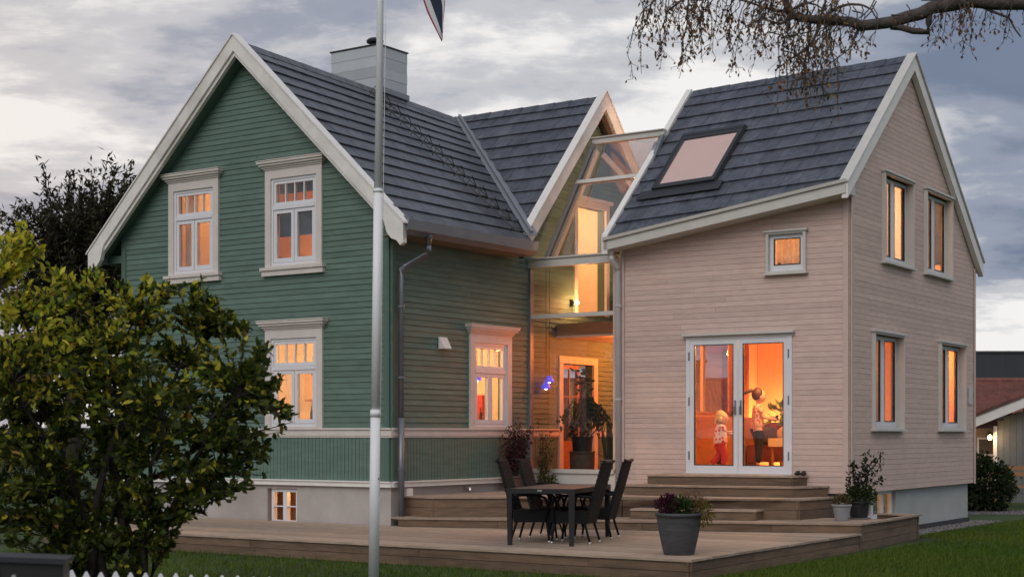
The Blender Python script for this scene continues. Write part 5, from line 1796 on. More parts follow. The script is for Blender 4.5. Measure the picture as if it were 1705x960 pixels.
# house plants inside the link
LZ = 1.0
fg = pot('fig_pot', GW(0.86, 4.32, LZ), 0.215, 0.225, 0.40, mPOTD, 'large indoor fig tree in a rough brown tub behind the glass', 'house plant')
sb = MB(); shp, shd = [], []
sb.tube([(0, 0, 0.35), (0.02, 0, 0.9), (-0.02, 0, 1.3), (0.0, 0, 1.55)], [0.03, 0.025, 0.02, 0.012], 7)
for k in range(17):
    a = rng.uniform(0, 6.28)
    e = np.array([math.cos(a) * rng.uniform(0.15, 0.52), math.sin(a) * rng.uniform(0.1, 0.28), rng.uniform(0.72, 1.45)])
    cvv = curve3((0, 0, rng.uniform(0.9, 1.4)), e, (0, 0, 0.30), 8)
    sb.tube([tuple(p) for p in cvv], list(np.linspace(0.009, 0.003, 8)), 4)
    for i in range(3, 8):
        for _ in range(8):
            shp.append(cvv[i] + rng.normal(0, 0.035, 3)); shd.append(np.array([rng.normal(0, .5), rng.normal(0, .5), -0.7]))
for k in range(70):
    shp.append(np.array([rng.normal(0, 0.07), rng.normal(0, 0.05), rng.uniform(1.45, 1.85)])); shd.append(rng.normal(0, 0.6, 3))
sb.build('stem', mBARK, fg, True)
leaf_mesh('leaves', np.array(shp), np.array(shd), 0.11, 0.055, np.array([0.022, 0.032, 0.010]) * rng.uniform(0.5, 1.5, (len(shp), 1)), mDARKL, fg)
mb = MB(); mb.lathe([(0.17, 0.401), (0.19, 0.66), (0.17, 0.66)], (0, 0, 0), 20); mb.build('inner_pot', mBLK, fg)
sv = pot('snake_plant_pot', GW(1.47, 4.25, LZ), 0.11, 0.15, 0.26, mPOTG, 'upright snake plant in a grey pot behind the link glass', 'house plant')
mb = MB()
for k in range(15):
    a = rng.uniform(0, 6.28); r_ = rng.uniform(0.0, 0.07); hh = rng.uniform(0.45, 0.82); ln_ = rng.uniform(0.0, 0.14)
    b_ = Vector((math.cos(a) * r_, math.sin(a) * r_, 0.2)); t_ = b_ + Vector((math.cos(a) * ln_, math.sin(a) * ln_, hh)); m_ = b_.lerp(t_, 0.55)
    sd_ = Vector((-math.sin(a * 1.7), math.cos(a * 1.7), 0)); th_ = Vector((0.004, 0.004, 0))
    ring = [b_ - sd_ * 0.022, b_ + sd_ * 0.022, m_ + sd_ * 0.036, t_, m_ - sd_ * 0.036]
    mb.prism([p - th_ for p in ring], [p + th_ for p in ring])
for a in (0.2, 3.0, 2.5, 5.9):
    b_ = Vector((0, 0, 0.24)); t_ = b_ + Vector((math.cos(a) * 0.24, math.sin(a) * 0.24, 0.12)); sd_ = Vector((-math.sin(a), math.cos(a), 0)); th_ = Vector((0, 0, 0.004))
    ring = [b_ - sd_ * 0.015, b_ + sd_ * 0.015, t_]
    mb.prism([p - th_ for p in ring], [p + th_ for p in ring])
mb.build('leaf_blades', mat('snake_leaf', (0.03, 0.035, 0.012), 0.5, 0.3, 12), sv)
# blue pendant lamp, and two added for reflections in the link glass
def pendant(loc, top, label):
    o = empty('pendant_lamp', loc, 0, label, 'lamp', 'blue pendant lamps')
    mb = MB(); mb.lathe([(0.085, -0.06), (0.075, -0.01), (0.045, 0.04), (0.02, 0.06)], (0, 0, 0), 16); mb.build('lamp_shade', mBLUEL, o, True)
    mb = MB(); mb.ball((0, 0, -0.055), 0.03, 8); mb.build('bulb', mat('white_bulb', (1, 1, 1), 0.5, 0, 1, emit=((0.9, 0.85, 1.0), 5)), o, True)
    mb = MB(); mb.tube([(0, 0, 0.06), (0, 0, top - loc[2])], 0.004, 5); mb.build('cord', mBLK, o)
pendant(GW(-0.75, 3.35, 2.72), 3.68, 'blue glass pendant lamp seen through the side window')
pendant(GW(0.16, 4.32, 2.70), 4.66, 'upper blue reflection in the tall link glass, built as an added lamp')  # this lamp and the next are added in place of blue reflections
pendant(GW(0.14, 4.24, 2.58), 4.66, 'lower blue reflection in the tall link glass, built as an added lamp')

# ================================================================== THINGS IN THE LIT ROOMS
mb = MB(); mb.box(-2.66, -1.39, 0.17, 0.42, 1.885, 1.91); mb.build('window_ledge', mCREAM, green)
mb = MB(); mb.box(-0.42, -0.17, 2.0, 3.33, 1.885, 1.91); mb.build('window_ledge', mCREAM, green)
def bottle(loc, r, h, c, label, name='bottle', group='bottles and jars on the window ledges', em=None):
    mb = MB(); mb.lathe([(r * 0.95, 0), (r, 0.01), (r, h * 0.58), (r * 0.4, h * 0.75), (r * 0.35, h * 0.97), (r * 0.38, h)], (0, 0, 0), 10)
    o = mb.build(name, mat('bottle_%d' % int(c[0] * 1000 + c[1] * 77 + c[2] * 13), c, 0.3, 0.1, 5), None, True)
    o.location = loc
    tag(o, label, 'bottle', group)
bc = [((0.10, 0.03, 0.02), 'dark red bottle'), ((0.02, 0.05, 0.02), 'green bottle'), ((0.03, 0.02, 0.02), 'black bottle'), ((0.35, 0.10, 0.04), 'orange bottle'), ((0.06, 0.04, 0.03), 'brown bottle'), ((0.25, 0.02, 0.02), 'red bottle')]
for k, x in enumerate((-1.90, -1.83, -1.76, -1.69, -1.62, -1.56)):
    bottle(GW(x, 0.26 + 0.05 * (k % 2), 1.911), 0.028, (0.26, 0.34, 0.2, 0.30, 0.38, 0.22)[k], bc[k][0], bc[k][1] + ' on the ledge of the lower gable window, right pane')
for k, x in enumerate((-2.47, -2.36, -2.25)):
    bottle(GW(x, 0.26, 1.911), 0.035, (0.16, 0.20, 0.13)[k], bc[(k + 2) % 6][0], ('squat black', 'squat orange', 'squat brown')[k] + ' jar on the lower gable window ledge, left pane', 'jar')
for k, y in enumerate((2.25, 2.37, 2.80, 2.92)):
    bottle(GW(-0.27, y, 1.911), 0.03, (0.30, 0.2, 0.26, 0.16)[k], bc[(k * 2) % 6][0], ('tall dark bottle', 'short black bottle', 'brown bottle', 'low jar')[k] + ' on the side window ledge, ' + ('in the left pane beside the frame', 'in the left pane beside the middle post', 'in the right pane beside the middle post', 'in the right pane beside the frame')[k])
mb = MB(); mb.box(-1.62, -1.12, 4.02, 4.095, 1.95, 2.42)
pic = mb.build('wall_panel', mat('red_panel', (0.50, 0.03, 0.03), 0.6, 0.1, 4)); pic.matrix_world = MG; tag(pic, 'red panel on the kitchen wall seen through the side window', 'wall panel')
mb = MB(); mb.box(0.036, 0.05, 5.68, 6.02, 4.55, 5.15)
# picture upstairs, seen through the opening
mb = MB(); mb.box(-1.9, -1.2, 7.2, 7.24, 5.2, 5.9)
pic = mb.build('picture', mat('orange_picture', (0.55, 0.16, 0.05), 0.7, 0.2, 4)); pic.matrix_world = MG; tag(pic, 'orange picture on the upstairs landing wall', 'picture')
mb = MB(); mb.box(-2.6, -0.17, 7.25, 7.35, 3.945, 6.24); mb.build('partition', mPLAST, green)
mb = MB(); mb.tube([(-1.86, 0.24, 3.0), (-1.86, 0.24, 2.80)], 0.004, 4); mb.ball((-1.86, 0.24, 2.74), 0.045, 10, sq=(0.8, 0.8, 1.5))
orn = mb.build('window_ornament', mat('ornament_red', (0.16, 0.015, 0.02), 0.5, 0.1, 5), None, True); orn.matrix_world = MG; tag(orn, 'dark red ornament hanging in the lower gable window', 'ornament')
shl = empty('kitchen_cabinet', (0, 0, 0), 0, 'brown wall cabinet seen through the lower gable window', 'cabinet'); shl.matrix_world = MG
mb = MB(); mb.box(-5.3, -4.15, 3.80, 4.095, 2.35, 3.0); mb.build('cabinet_body', mBROWNW, shl)
for k in range(3):
    mb = MB(); mb.box(-5.28 + k * 0.38, -4.93 + k * 0.38, 3.785, 3.799, 2.38, 2.97); mb.build('cabinet_door', MATS['tan_door'], shl)
mb = MB(); mb.box(-5.3, -4.15, 3.55, 4.095, 0.985, 1.90); mb.build('counter', MATS['tan_door'], shl)
# sheer panels behind the two upper windows
curtain(green, Wg, w1[0] + 0.12, w1[0] + 0.42, w1[2] + 0.05, w1[3] - 0.1, -0.26, mCURTP, 3)
mb = MB(); mb.box(w2[0] + 0.1, w2[1] - 0.1, 0.20, 0.215, 5.02, 5.46); mb.build('cafe_blind', mNAVY, green)
mb = MB(); mb.box(w2[0] + 0.1, w2[1] - 0.1, 0.20, 0.215, 5.74, 6.1); mb.build('blind_or_glow_sheet', mGREYB, green)
# small square window: candlesticks and a plant on its ledge
mb = MB(); mb.box(sw[0], sw[1], 0.165, 0.29, sw[2] - 0.03, sw[2] + 0.09); mb.build('window_ledge', mCREAM, pink)
for k, (x, hgt) in enumerate(((-1.27, 0.10), (-1.17, 0.06), (-0.90, 0.07))):
    mb = MB(); mb.lathe([(0.03, 0), (0.03, hgt * 0.6), (0.02, hgt)], (0, 0, 0), 10)
    o = mb.build('candle_holder', mBLK, None, True); o.location = PW(x, 0.22, sw[2] + 0.091)
    tag(o, ('tallest dark candle holder', 'middle dark candle holder', 'right hand dark candle holder')[k] + ' in the small square window', 'candle holder', 'candle holders in the square window')
o = empty('small_plant', PW(-0.80, 0.22, sw[2] + 0.091), 0, 'small grey leaved plant at the right of the square window', 'house plant')
mb = MB(); mb.lathe([(0.03, 0), (0.04, 0.06)], (0, 0, 0), 10); mb.build('pot_body', mBLK, o)
tuft(o, 'leaves', (0, 0, 0.15), 0.10, 120, 0.05, 0.03, [(0.05, 0.06, 0.06), (0.03, 0.04, 0.04)])
# living room
def put(mb, name, m, label, cat, M=MP, smooth=False, group=None):
    o = mb.build(name, m, None, smooth); o.matrix_world = M; tag(o, label, cat, group); return o
FZ = 1.08
mb = MB(); mb.box(-3.895, -3.45, 2.45, 4.35, FZ, 2.02); mb.box(-3.449, -3.435, 2.47, 3.38, FZ + 0.05, 1.98); mb.box(-3.449, -3.435, 3.42, 4.33, FZ + 0.05, 1.98)
put(mb, 'sideboard', mat('sideboard_wood', (0.55, 0.25, 0.09), 0.5, 0.12, 4), 'wooden sideboard below the inner window behind the left door', 'sideboard')
sofa = empty('sofa', (0, 0, 0), 0, 'low red brown sofa behind the standing girl', 'sofa'); sofa.matrix_world = MP
mb = MB(); mb.box(-3.35, -1.75, 3.55, 4.25, FZ + 0.10, FZ + 0.42); mb.build('seat', mat('sofa_cloth', (0.20, 0.06, 0.05), 0.9, 0.2, 10), sofa)
mb = MB(); mb.box(-3.35, -1.75, 4.26, 4.5, FZ + 0.10, FZ + 0.85); mb.build('backrest', MATS['sofa_cloth'], sofa)
for xx in (-3.28, -1.85):
    for yy in (3.62, 4.4):
        mb = MB(); mb.box(xx, xx + 0.05, yy, yy + 0.05, FZ, FZ + 0.099); mb.build('leg', mBROWNW, sofa)
for k, (x, c, lab) in enumerate(((-3.05, (0.10, 0.10, 0.14), 'dark grey cushion'), (-2.72, (0.62, 0.55, 0.40), 'cream cushion'), (-2.38, (0.16, 0.03, 0.10), 'plum cushion'))):
    mb = MB(); mb.ball((0, 0, 0), 0.22, 12, sq=(1, 0.45, 0.9)); o = mb.build('cushion', mat('cushion_%d' % k, c, 0.9, 0.2, 10), None, True)
    o.location = PW(x, 3.95, FZ + 0.58); o.rotation_euler = (0.3, 0, -PA); tag(o, lab + ' on the low sofa', 'cushion', 'sofa cushions')
bt = empty('side_table', (0, 0, 0), 0, 'small low table with pale cloth carrying a green plant', 'table'); bt.matrix_world = MP
mb = MB(); mb.box(-2.45, -1.75, 2.55, 3.0, FZ + 0.50, FZ + 0.54); mb.build('table_top', mBROWNW, bt)
mb = MB(); mb.box(-2.47, -1.73, 2.53, 3.02, FZ + 0.541, FZ + 0.55); mb.box(-2.47, -1.73, 2.522, 2.529, FZ + 0.40, FZ + 0.55); mb.build('cloth', mat('pale_cloth', (0.7, 0.62, 0.42), 0.9, 0.1, 6), bt)
for xx in (-2.43, -1.80):
    for yy in (2.57, 2.95):
        mb = MB(); mb.box(xx, xx + 0.035, yy, yy + 0.035, FZ, FZ + 0.499); mb.build('leg', mBROWNW, bt)
lp = pot('houseplant_pot', PW(-2.18, 2.78, FZ + 0.55), 0.06, 0.08, 0.11, mPOTG, 'bright green leafy plant in front of the standing girl', 'house plant')
sb = MB(); shp, shd = [], []
for k in range(12):
    e = np.array([rng.uniform(-0.26, 0.22), rng.uniform(-0.15, 0.15), rng.uniform(0.22, 0.62)])
    cvv = curve3((0, 0, 0.08), e, (0, 0, 0.12), 6)
    sb.tube([tuple(p) for p in cvv], 0.005, 4)
    for _ in range(6):
        shp.append(cvv[-1] + rng.normal(0, 0.025, 3)); shd.append((cvv[-1] - cvv[-2]) * 20 + rng.normal(0, 0.5, 3))
sb.build('stems', mat('green_stem', (0.12, 0.20, 0.04), 0.6, 0.1, 5), lp)
leaf_mesh('leaves', np.array(shp), np.array(shd), 0.15, 0.07, np.array([0.22, 0.34, 0.06]) * rng.uniform(0.6, 1.3, (len(shp), 1)), mLEAF, lp)
mb = MB(); mb.tube([(-3.15, 1.75, FZ), (-3.12, 1.75, FZ + 0.62), (-3.05, 1.75, FZ + 0.70), (-2.95, 1.75, FZ + 0.62), (-2.93, 1.75, FZ)], 0.02, 8); mb.box(-3.13, -2.95, 1.74, 1.76, FZ + 0.10, FZ + 0.45)
put(mb, 'child_chair', mat('pale_wood', (0.6, 0.4, 0.22), 0.5, 0.1, 5), 'small pale wooden children chair back at the left door pane', 'chair')
mb = MB(); mb.box(-2.96, -2.84, 1.40, 1.43, FZ + 0.10, FZ + 0.42)
put(mb, 'tablet_case', mBLK, 'upright black tablet case standing left of the small child', 'case')
mb = MB()
for k, x in enumerate((0.0, 0.10)):
    mb.ball((x, 0, 0.03), 0.05, 10, sq=(0.9, 1.6, 0.6)); mb.lathe([(0.035, 0.03), (0.03, 0.075)], (x, 0.03, 0), 10)
o = mb.build('shoes', mBLK, None, True); o.location = PW(-0.82, -0.12, L4); o.rotation_euler = (0, 0, -PA); tag(o, 'pair of small dark shoes left beside the french doors', 'shoes')

# ------------------------------------------------------------------ people
mSKIN = mat('skin', (0.72, 0.47, 0.36), 0.55, 0.05, 6)
def dots(name, base, dot, scale, thr):
    m = bpy.data.materials.new(name); m.use_nodes = True; t = m.node_tree; b = t.nodes['Principled BSDF']
    b.inputs['Roughness'].default_value = 0.85
    co = N(t, 'ShaderNodeTexCoord'); vo = N(t, 'ShaderNodeTexVoronoi'); vo.inputs['Scale'].default_value = scale; vo.inputs['Randomness'].default_value = 0.45
    L(t, co.outputs['Object'], vo.inputs['Vector'])
    k = ramp(t, vo.outputs['Distance'], [(thr, (1, 1, 1)), (thr + 0.04, (0, 0, 0))])
    L(t, mixc(t, k, base, dot), b.inputs['Base Color'])
    return m
def skin(name, nodes, edges, m, parent, root=0, sub=2):
    me = bpy.data.meshes.new(name)
    me.from_pydata([n[0] for n in nodes], edges, [])
    me.materials.append(m)
    o = bpy.data.objects.new(name, me); COL.objects.link(o); o.parent = parent
    md = o.modifiers.new('skin', 'SKIN'); md.use_smooth_shade = True
    for i, n in enumerate(nodes):
        r = n[1] if isinstance(n[1], tuple) else (n[1], n[1])
        me.skin_vertices[0].data[i].radius = r
        me.skin_vertices[0].data[i].use_root = (i == root)
    sb_ = o.modifiers.new('sub', 'SUBSURF'); sb_.levels = sub; sb_.render_levels = sub
    return o
def person(name, loc, rz, hgt, label, arms, legs, topm, pantm, hairm, shoe, kind, lean=0.0, bulk=1.0):
    root = empty(name, loc, rz, label, 'person')
    k = hgt / 1.33
    V3 = lambda x, y, z: (x * k + lean * z * k, y * k, z * k)
    hipz = 0.66
    nd = [(V3(0, 0, 0.70), (0.085 * k, 0.095 * k)), (V3(0, 0, 0.82), (0.075 * k, 0.085 * k)), (V3(0, 0, 0.97), (0.08 * k, 0.105 * k)), (V3(0, 0, 1.06), (0.05 * k, 0.07 * k)), (V3(0.01, 0, 1.11), 0.036 * k), (V3(0.015, 0, 1.16), 0.04 * k)]
    ed = [(0, 1), (1, 2), (2, 3), (3, 4), (4, 5)]
    top_n = [(V3(0, 0, 0.64 if kind == 'girl' else 0.50), (0.115 * k, 0.125 * k)), (V3(0, 0, 0.82), (0.092 * k, 0.105 * k)), (V3(0, 0, 0.97), (0.092 * k, 0.118 * k)), (V3(0, 0, 1.065), (0.055 * k, 0.08 * k))]
    top_e = [(0, 1), (1, 2), (2, 3)]
    for s, (el, wr) in zip((-1, 1), arms):
        i = len(nd)
        sh = (0.0, s * 0.115, 1.03)
        nd += [(V3(*sh), 0.034 * k), (V3(*el), 0.028 * k), (V3(*wr), 0.02 * k)]
        ed += [(2, i), (i, i + 1), (i + 1, i + 2)]
        d = Vector(wr) - Vector(el); d.normalize()
        pc = Vector(wr) + d * 0.04
        nd.append((V3(*pc), (0.014 * k, 0.022 * k))); ed.append((i + 2, i + 3)); palm = i + 3
        sid = Vector((0, 0, 1)).cross(d).normalized()
        for f in range(4):
            b0 = pc + sid * (f - 1.5) * 0.013 + d * 0.025
            b1 = b0 + d * (0.022 + 0.004 * (f in (1, 2))) + Vector((0, 0, -0.010))
            j = len(nd)
            nd += [(V3(*b0), 0.0062 * k), (V3(*b1), 0.0052 * k)]; ed += [(palm, j), (j, j + 1)]
        th = pc + sid * (-s) * 0.026 + Vector((0, 0, 0.008)); j = len(nd)
        nd += [(V3(*th), 0.0068 * k), (V3(*(th + d * 0.02)), 0.0055 * k)]; ed += [(palm, j), (j, j + 1)]
        q = len(top_n)
        mid_ = tuple(a + (b - a) * 0.62 for a, b in zip(sh, el))
        top_n += [(V3(*sh), 0.048 * k), (V3(*mid_), 0.042 * k)]; top_e += [(2, q), (q, q + 1)]
    pan_n = [(V3(0, 0, 0.72), (0.088 * k, 0.10 * k))]; pan_e = []
    for s, (kn, an) in zip((-1, 1), legs):
        i = len(nd)
        hp = (0, s * 0.058, 0.62)
        toe = (an[0] + 0.10, an[1], 0.03)
        nd += [(V3(*hp), 0.066 * k), (V3(*kn), 0.043 * k), (V3(*an), 0.028 * k), (V3(an[0] + 0.03, an[1], an[2] - 0.035), 0.03 * k), (V3(an[0] + 0.11, an[1], an[2] - 0.042), 0.024 * k)]
        ed += [(0, i), (i, i + 1), (i + 1, i + 2), (i + 2, i + 3), (i + 3, i + 4)]
        q = len(pan_n)
        am = tuple(a + (b - a) * 0.88 for a, b in zip(kn, an))
        pan_n += [(V3(*hp), 0.076 * k), (V3(*kn), 0.056 * k), (V3(*am), 0.044 * k)]; pan_e += [(0, q), (q, q + 1), (q + 1, q + 2)]
        mb = MB(); mb.ball(V3(an[0] + 0.05, an[1], an[2] - 0.03), 0.045 * k, 10, sq=(1.9, 0.85, 0.8)); mb.build('shoe', shoe, root, True)
    if bulk != 1.0:
        fat = lambda l: [(p, tuple(q * bulk for q in (r if isinstance(r, tuple) else (r, r)))) for p, r in l]
        top_n, pan_n = fat(top_n), fat(pan_n)
    skin('body', nd, ed, mSKIN, root)
    skin('shirt', top_n, top_e, topm, root)
    skin('trousers', pan_n, pan_e, pantm, root)
    hx, hz = 0.03, 1.225
    c = V3(hx, 0, hz)
    hs_ = 1.08 if kind == 'girl' else 1.42
    mb = MB()
    mb.ball(c, 0.092 * k * hs_, 18, sq=(1.02, 0.86, 1.16))
    mb.ball((c[0] + 0.098 * k * hs_, c[1], c[2] - 0.012 * k), 0.016 * k, 8, sq=(1.1, 0.8, 1.2))          # nose
    mb.ball((c[0] + 0.055 * k * hs_, c[1], c[2] - 0.072 * k * hs_), 0.034 * k, 8, sq=(1, 1, 0.8))          # chin
    for s in (-1, 1):
        mb.ball((c[0] - 0.005, c[1] + s * 0.080 * k * hs_, c[2] - 0.01 * k), 0.018 * k, 8, sq=(0.9, 0.5, 1.3))
    hd = mb.build('head', mSKIN, root, True)
    mb = MB()
    for s in (-1, 1):
        mb.ball((c[0] + 0.083 * k * hs_, c[1] + s * 0.032 * k, c[2] + 0.012 * k), 0.009 * k, 8)
    mb.build('eyes', mBLK, hd, True)
    mb = MB(); mb.ball((c[0] + 0.084 * k * hs_, c[1], c[2] - 0.045 * k), 0.016 * k, 8, sq=(0.5, 1.2, 0.35)); mb.build('mouth', mat('lips', (0.45, 0.12, 0.10), 0.5, 0.05, 5), hd, True)
    mb = MB()
    r = 0.100 * k * hs_
    mb.ball((c[0] - 0.034 * k * hs_, c[1], c[2] + 0.028 * k * hs_), r, 16, sq=(0.92, 0.96, 1.06))
    if kind == 'girl':
        mb.tube([(c[0] - 0.09 * k, 0, c[2] + 0.06 * k), (c[0] - 0.14 * k, 0, c[2] + 0.095 * k), (c[0] - 0.20 * k, 0, c[2] + 0.075 * k), (c[0] - 0.29 * k, 0, c[2] + 0.02 * k)], [0.022 * k, 0.036 * k, 0.034 * k, 0.006 * k], 8)
    else:
        for q in range(14):
            a = random.uniform(1.5, 4.8)
            b0 = (c[0] - 0.03 * k + math.cos(a) * 0.105 * k, math.sin(a) * 0.11 * k, c[2] + 0.04 * k)
            mb.tube([b0, (b0[0] * 1.0 + math.cos(a) * 0.035 * k, b0[1] * 1.25, c[2] - 0.06 * k), (b0[0] + math.cos(a) * 0.05 * k - 0.02, b0[1] * 1.3, c[2] - 0.13 * k)], [0.036 * k, 0.036 * k, 0.010 * k], 6)
    mb.build('hair', hairm, root, True)
    return root
mSHIRT = dots('floral_shirt', (0.78, 0.60, 0.42), (0.50, 0.14, 0.08), 20, 0.34)
mTUNIC = dots('spotted_tunic', (0.86, 0.76, 0.68), (0.66, 0.06, 0.08), 15, 0.36)
mLEGG = mat('black_leggings', (0.012, 0.012, 0.014), 0.8, 0.1, 8)
mREDT = mat('red_trousers', (0.55, 0.05, 0.05), 0.8, 0.1, 8)
mHAIR = mat('brown_hair', (0.09, 0.04, 0.02), 0.6, 0.3, 40)
mBLOND = mat('blond_hair', (0.86, 0.62, 0.24), 0.6, 0.3, 40)
mFLOW = mLEGG
gx_, gy_ = PW(-2.33, 1.75)[:2]
person('person', (gx_, gy_, FZ), R(4), 1.40, 'girl with ponytail, patterned shirt and black leggings standing indoors, hands forward',
       (((0.06, -0.13, 0.87), (0.25, -0.06, 0.84)), ((0.05, 0.13, 0.88), (0.24, 0.06, 0.86))),
       (((0.01, -0.06, 0.36), (-0.01, -0.06, 0.07)), ((0.03, 0.06, 0.36), (0.02, 0.06, 0.07))), mSHIRT, mLEGG, mHAIR, mBLK, 'girl', 0.0, 1.18)
tx_, ty_ = PW(-2.62, 0.78)[:2]
person('person', (tx_, ty_, FZ), R(-8), 0.97, 'small fair haired child in spotted tunic and red trousers stepping right, arms reaching',
       (((0.16, -0.16, 0.90), (0.36, -0.12, 0.93)), ((0.18, 0.14, 0.88), (0.37, 0.10, 0.84))),
       (((0.12, -0.06, 0.37), (0.10, -0.06, 0.07)), ((0.0, 0.06, 0.35), (-0.22, 0.06, 0.12))), mTUNIC, mREDT, mBLOND, mCREAM, 'child', 0.05, 1.6)
mb = MB(); mb.ball((0, 0, 0), 0.05, 10, sq=(1.2, 1, 0.9)); mb.ball((0.03, 0, 0.045), 0.03, 8)
o = mb.build('toy', mBLK, None, True); o.location = (gx_ + 0.31, gy_ + 0.02, FZ + 0.885); tag(o, 'small dark toy held in the hands of the standing girl', 'toy')

# ================================================================== NEIGHBOURS ON THE RIGHT
nb = empty('neighbour_house', (14, 72, 0), 0, 'neighbour house with long red pantile roof behind the annexe', 'house')
mRTILE = mat('red_pantile', (0.17, 0.06, 0.048), 0.7, 0.3, 3, 0.2, 20, rand=0.1, c2=(0.08, 0.035, 0.03), c2at=(0.5, 0.7))
x0n, x1n, yn0, yn1, ze, zg = -17.0, 16.0, 0.0, 3.6, 2.55, 4.25
nx, ny = 165, 34
xs = np.linspace(x0n, x1n, nx * 4 + 1)
V, F = [], []
for j in range(ny):
    for e in (0, 1):
        t = (j + e) / ny
        lift = 0.10 * (1 - e) + 0.02
        for x in xs:
            V.append((x, yn0 + (yn1 - yn0) * t, ze + (zg - ze) * t + lift + 0.035 * math.cos(x / (x1n - x0n) * nx * 2 * math.pi)))
V = np.array(V)
m_ = len(xs)
for r in range(2 * ny - 1):
    a = r * m_ + np.arange(m_ - 1)
    F.append(np.stack([a, a + 1, a + m_ + 1, a + m_], 1))
rf = meshdata('roof_tiles', V, np.concatenate(F), mRTILE, None, nb)
rf['kind'] = 'stuff'
mb = MB(); mb.box(x0n + 0.4, x1n - 0.4, 0.5, 7, 0, 2.6); mb.build('wall', mat('dark_red_wall', (0.09, 0.035, 0.03), 0.8, 0.1, 3), nb)
mb = MB(); mb.tube([(x0n, yn1, zg + 0.09), (x1n, yn1, zg + 0.09)], 0.13, 8); mb.build('ridge', mRTILE, nb)
mb = MB(); mb.prism([(x0n, yn1, zg), (x1n, yn1, zg), (x1n, 7.2, ze), (x0n, 7.2, ze)], [(x0n, yn1, zg - 0.1), (x1n, yn1, zg - 0.1), (x1n, 7.2, ze - 0.1), (x0n, 7.2, ze - 0.1)]); mb.build('rear_roof', mRTILE, nb)
mb = MB(); mb.box(-5.3, -4.55, 3.3, 4.2, 3.2, 5.2); mb.box(-5.4, -4.45, 3.2, 4.3, 5.201, 5.32); mb.build('chimney', mat('brick_chimney', (0.07, 0.045, 0.04), 0.9, 0.3, 6), nb)
mb = MB(); mb.box(x0n, x1n, -0.12, 0.02, ze - 0.16, ze + 0.02); mb.build('gutter', mBLACKM, nb)
dk = empty('flat_building', (36, 112, 0), 0, 'large dark flat roofed building beyond the red tiled roof', 'building')
mb = MB(); mb.box(-12, 30, 0, 20, 0, 7.6); mb.build('wall', mat('dark_cladding', (0.042, 0.044, 0.055), 0.8, 0.1, 1, stretch=(4, 1, 0.2)), dk)
mb = MB(); mb.box(-12.1, 30.1, -0.1, 20.1, 7.601, 7.75); mb.build('parapet', mat('dark_coping', (0.05, 0.05, 0.06), 0.6, 0.1, 2), dk)
# shed with white bargeboard and lit lantern
SY = 38.0
sh = empty('garden_shed', (13.1, SY, 0), R(-24), 'grey boarded shed with white bargeboards and lit wall lantern', 'shed')
mSHED = mat('shed_boards', (0.16, 0.17, 0.17), 0.8, 0.1, 5, rand=0.06)
mSHEDL = mat('shed_cream', (0.42, 0.33, 0.28), 0.8, 0.08, 5, rand=0.05)
for k in range(26):
    mb = MB(); mb.box(-1.05 + k * 0.15, -1.05 + k * 0.15 + 0.144, -0.02, 0.02, 0, 2.05 + 0.07 * k); mb.build('board', mSHED, sh)
mb = MB(); mb.box(-1.04, 2.8, 0.021, 3.0, 0, 1.95); mb.build('wall', mSHED, sh)
mb = MB(); mb.hexa([(-1.75, -0.45, 1.80), (3.0, -0.45, 3.72), (3.0, -0.40, 3.72), (-1.75, -0.40, 1.80), (-1.75, -0.45, 2.06), (3.0, -0.45, 3.98), (3.0, -0.40, 3.98), (-1.75, -0.40, 2.06)]); mb.build('bargeboard', mWHITE, sh)
mb = MB(); mb.hexa([(-1.85, -0.50, 2.02), (3.0, -0.50, 3.98), (3.0, 3.2, 3.98), (-1.85, 3.2, 2.02), (-1.85, -0.50, 2.09), (3.0, -0.50, 4.05), (3.0, 3.2, 4.05), (-1.85, 3.2, 2.09)]); mb.build('roof', mRTILE, sh)
mb = MB(); mb.hexa([(-1.72, -0.39, 1.86), (3.0, -0.39, 3.76), (3.0, 0.0, 3.76), (-1.72, 0.0, 1.86), (-1.72, -0.39, 1.89), (3.0, -0.39, 3.79), (3.0, 0.0, 3.79), (-1.72, 0.0, 1.89)]); mb.build('soffit', mSHED, sh)
mb = MB(); mb.box(-1.9, -1.06, 0.6, 2.6, 0.0, 1.85); mb.build('side_wall', mSHEDL, sh)
mb = MB(); mb.box(-1.62, -1.12, 0.55, 0.599, 1.15, 1.62); sw_ = mb.build('window', mSASH, sh)
mb = MB(); mb.box(-1.57, -1.17, 0.54, 0.549, 1.20, 1.57); mb.build('pane', mat('dim_pane', (0.12, 0.10, 0.09), 0.2, 0.1, 4), sw_)
mb = MB(); mb.box(-1.15, -1.06, -0.05, 0.03, 0, 1.9); mb.build('corner_board', mWHITE, sh)
lan = empty('wall_lantern', (0, 0, 0), 0, 'lit lantern glowing on the shed corner at the right edge', 'lamp')
lan.matrix_world = Matrix.Translation((13.1, SY, 0)) @ Matrix.Rotation(R(-24), 4, 'Z')
mb = MB(); mb.ball((-1.22, -0.16, 1.62), 0.055, 10, sq=(1, 1, 1.3)); mb.build('globe', mBULB, lan, True)
mb = MB(); mb.lathe([(0.09, 0), (0.02, 0.06)], (-1.22, -0.16, 1.70), 10); mb.box(-1.23, -1.21, -0.16, -0.05, 1.73, 1.75); mb.build('hood', mBLACKM, lan)
point_light('lantern_light', (-1.22, -0.30, 1.60), 9, WARM2, 0.05, lan)
mb = MB(); mb.tube([(-2.3, 0.9, 1.85), (-2.05, 0.6, 1.80), (-1.97, 0.5, 1.6), (-1.97, 0.5, 0)], 0.05, 8); mb.build('downpipe', mat('dark_red_pipe', (0.06, 0.025, 0.02), 0.5, 0.1, 5), sh)
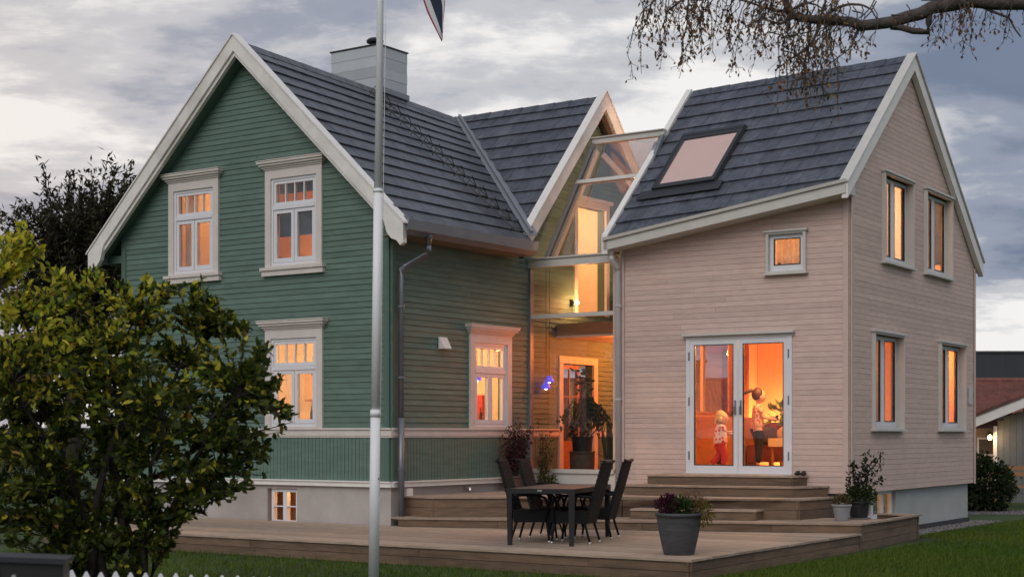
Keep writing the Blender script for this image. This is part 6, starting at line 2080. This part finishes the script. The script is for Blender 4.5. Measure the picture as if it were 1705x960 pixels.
# bench and bush on the right
bn = empty('garden_bench', (12.05, 36.0, 0), R(-10), 'dark brown garden bench beside the shed at the right edge', 'bench')
for z, d in ((0.45, 0.0), (0.72, 0.22), (0.86, 0.24)):
    mb = MB(); mb.box(-0.8, 1.0, d, d + (0.4 if z == 0.45 else 0.03), z, z + (0.04 if z == 0.45 else 0.09)); mb.build('slat' if z > 0.5 else 'seat', mBROWNW, bn)
for x in (-0.75, 0.9):
    mb = MB(); mb.box(x, x + 0.07, 0.0, 0.07, 0, 0.45); mb.box(x, x + 0.07, 0.30, 0.36, 0, 0.95); mb.build('leg', mBROWNW, bn)
def simple_bush(name, loc, rx, ry, rz_, n, ln, wd, cols, label):
    o = empty(name, loc, 0, label, 'bush')
    st = MB()
    for k in range(26):
        a = rng.uniform(0, 6.28); rr = rng.uniform(0.2, 0.9)
        c = curve3((rng.normal(0, 0.05), rng.normal(0, 0.05), 0), (math.cos(a) * rr * rx, math.sin(a) * rr * ry, rng.uniform(0.4, 0.95) * rz_ * 1.6), (0, 0, 0.2), 6)
        st.tube([tuple(p) for p in c], list(np.linspace(0.015, 0.004, 6)), 4)
    st.build('stems', mBARK, o)
    P_, D_ = [], []
    for k in range(n // 22):
        u = rng.normal(size=3); u /= np.linalg.norm(u)
        q = u * rng.random() ** 0.35 * np.array([rx, ry, rz_]) + np.array([0, 0, rz_ * 0.95])
        for _ in range(22):
            P_.append(q + rng.normal(0, 0.07, 3)); D_.append(u + rng.normal(0, 0.7, 3))
    P_ = np.array(P_); P_[:, 2] = np.maximum(P_[:, 2], 0.03)
    cc = np.array(cols)[rng.integers(0, len(cols), len(P_))] * rng.uniform(0.6, 1.3, (len(P_), 1))
    leaf_mesh('foliage', P_, np.array(D_), ln, wd, cc, mLEAF, o)
simple_bush('garden_bush', (10.35, 33.9, 0), 0.72, 0.6, 0.62, 4200, 0.10, 0.06, [(0.02, 0.035, 0.012), (0.03, 0.05, 0.014), (0.04, 0.055, 0.016)], 'dark green garden bush at the rear right corner of the annexe')
simple_bush('garden_bush', (9.7, 36.8, 0), 0.8, 0.6, 0.35, 1500, 0.08, 0.05, [(0.03, 0.05, 0.012), (0.05, 0.06, 0.02)], 'low grey green plants behind the dark garden bush')
# hedge far behind on the left
simple_bush('hedge', (-14.5, 42, 0), 5.0, 1.0, 1.0, 9000, 0.14, 0.08, [(0.02, 0.028, 0.01), (0.03, 0.035, 0.012)], 'dark hedge behind the fruit bush and green house')
# distant wooded skyline
mb = MB()
prev = None
pts_t = []
for i in range(121):
    x = -420 + i * 7
    pts_t.append((x, 3.5 + 2.0 * noise.noise((x * 0.03, 1.0, 0)) + 1.2 * noise.noise((x * 0.12, 4.0, 0))))
for i in range(120):
    (xa, za), (xb, zb) = pts_t[i], pts_t[i + 1]
    mb.hexa([(xa, 420, -1), (xb, 420, -1), (xb, 440, -1), (xa, 440, -1), (xa, 424, za), (xb, 424, zb), (xb, 436, zb), (xa, 436, za)])
hl = mb.build('distant_hills', mat('far_wood', (0.03, 0.036, 0.03), 0.95, 0.3, 0.2)); hl['kind'] = 'structure'
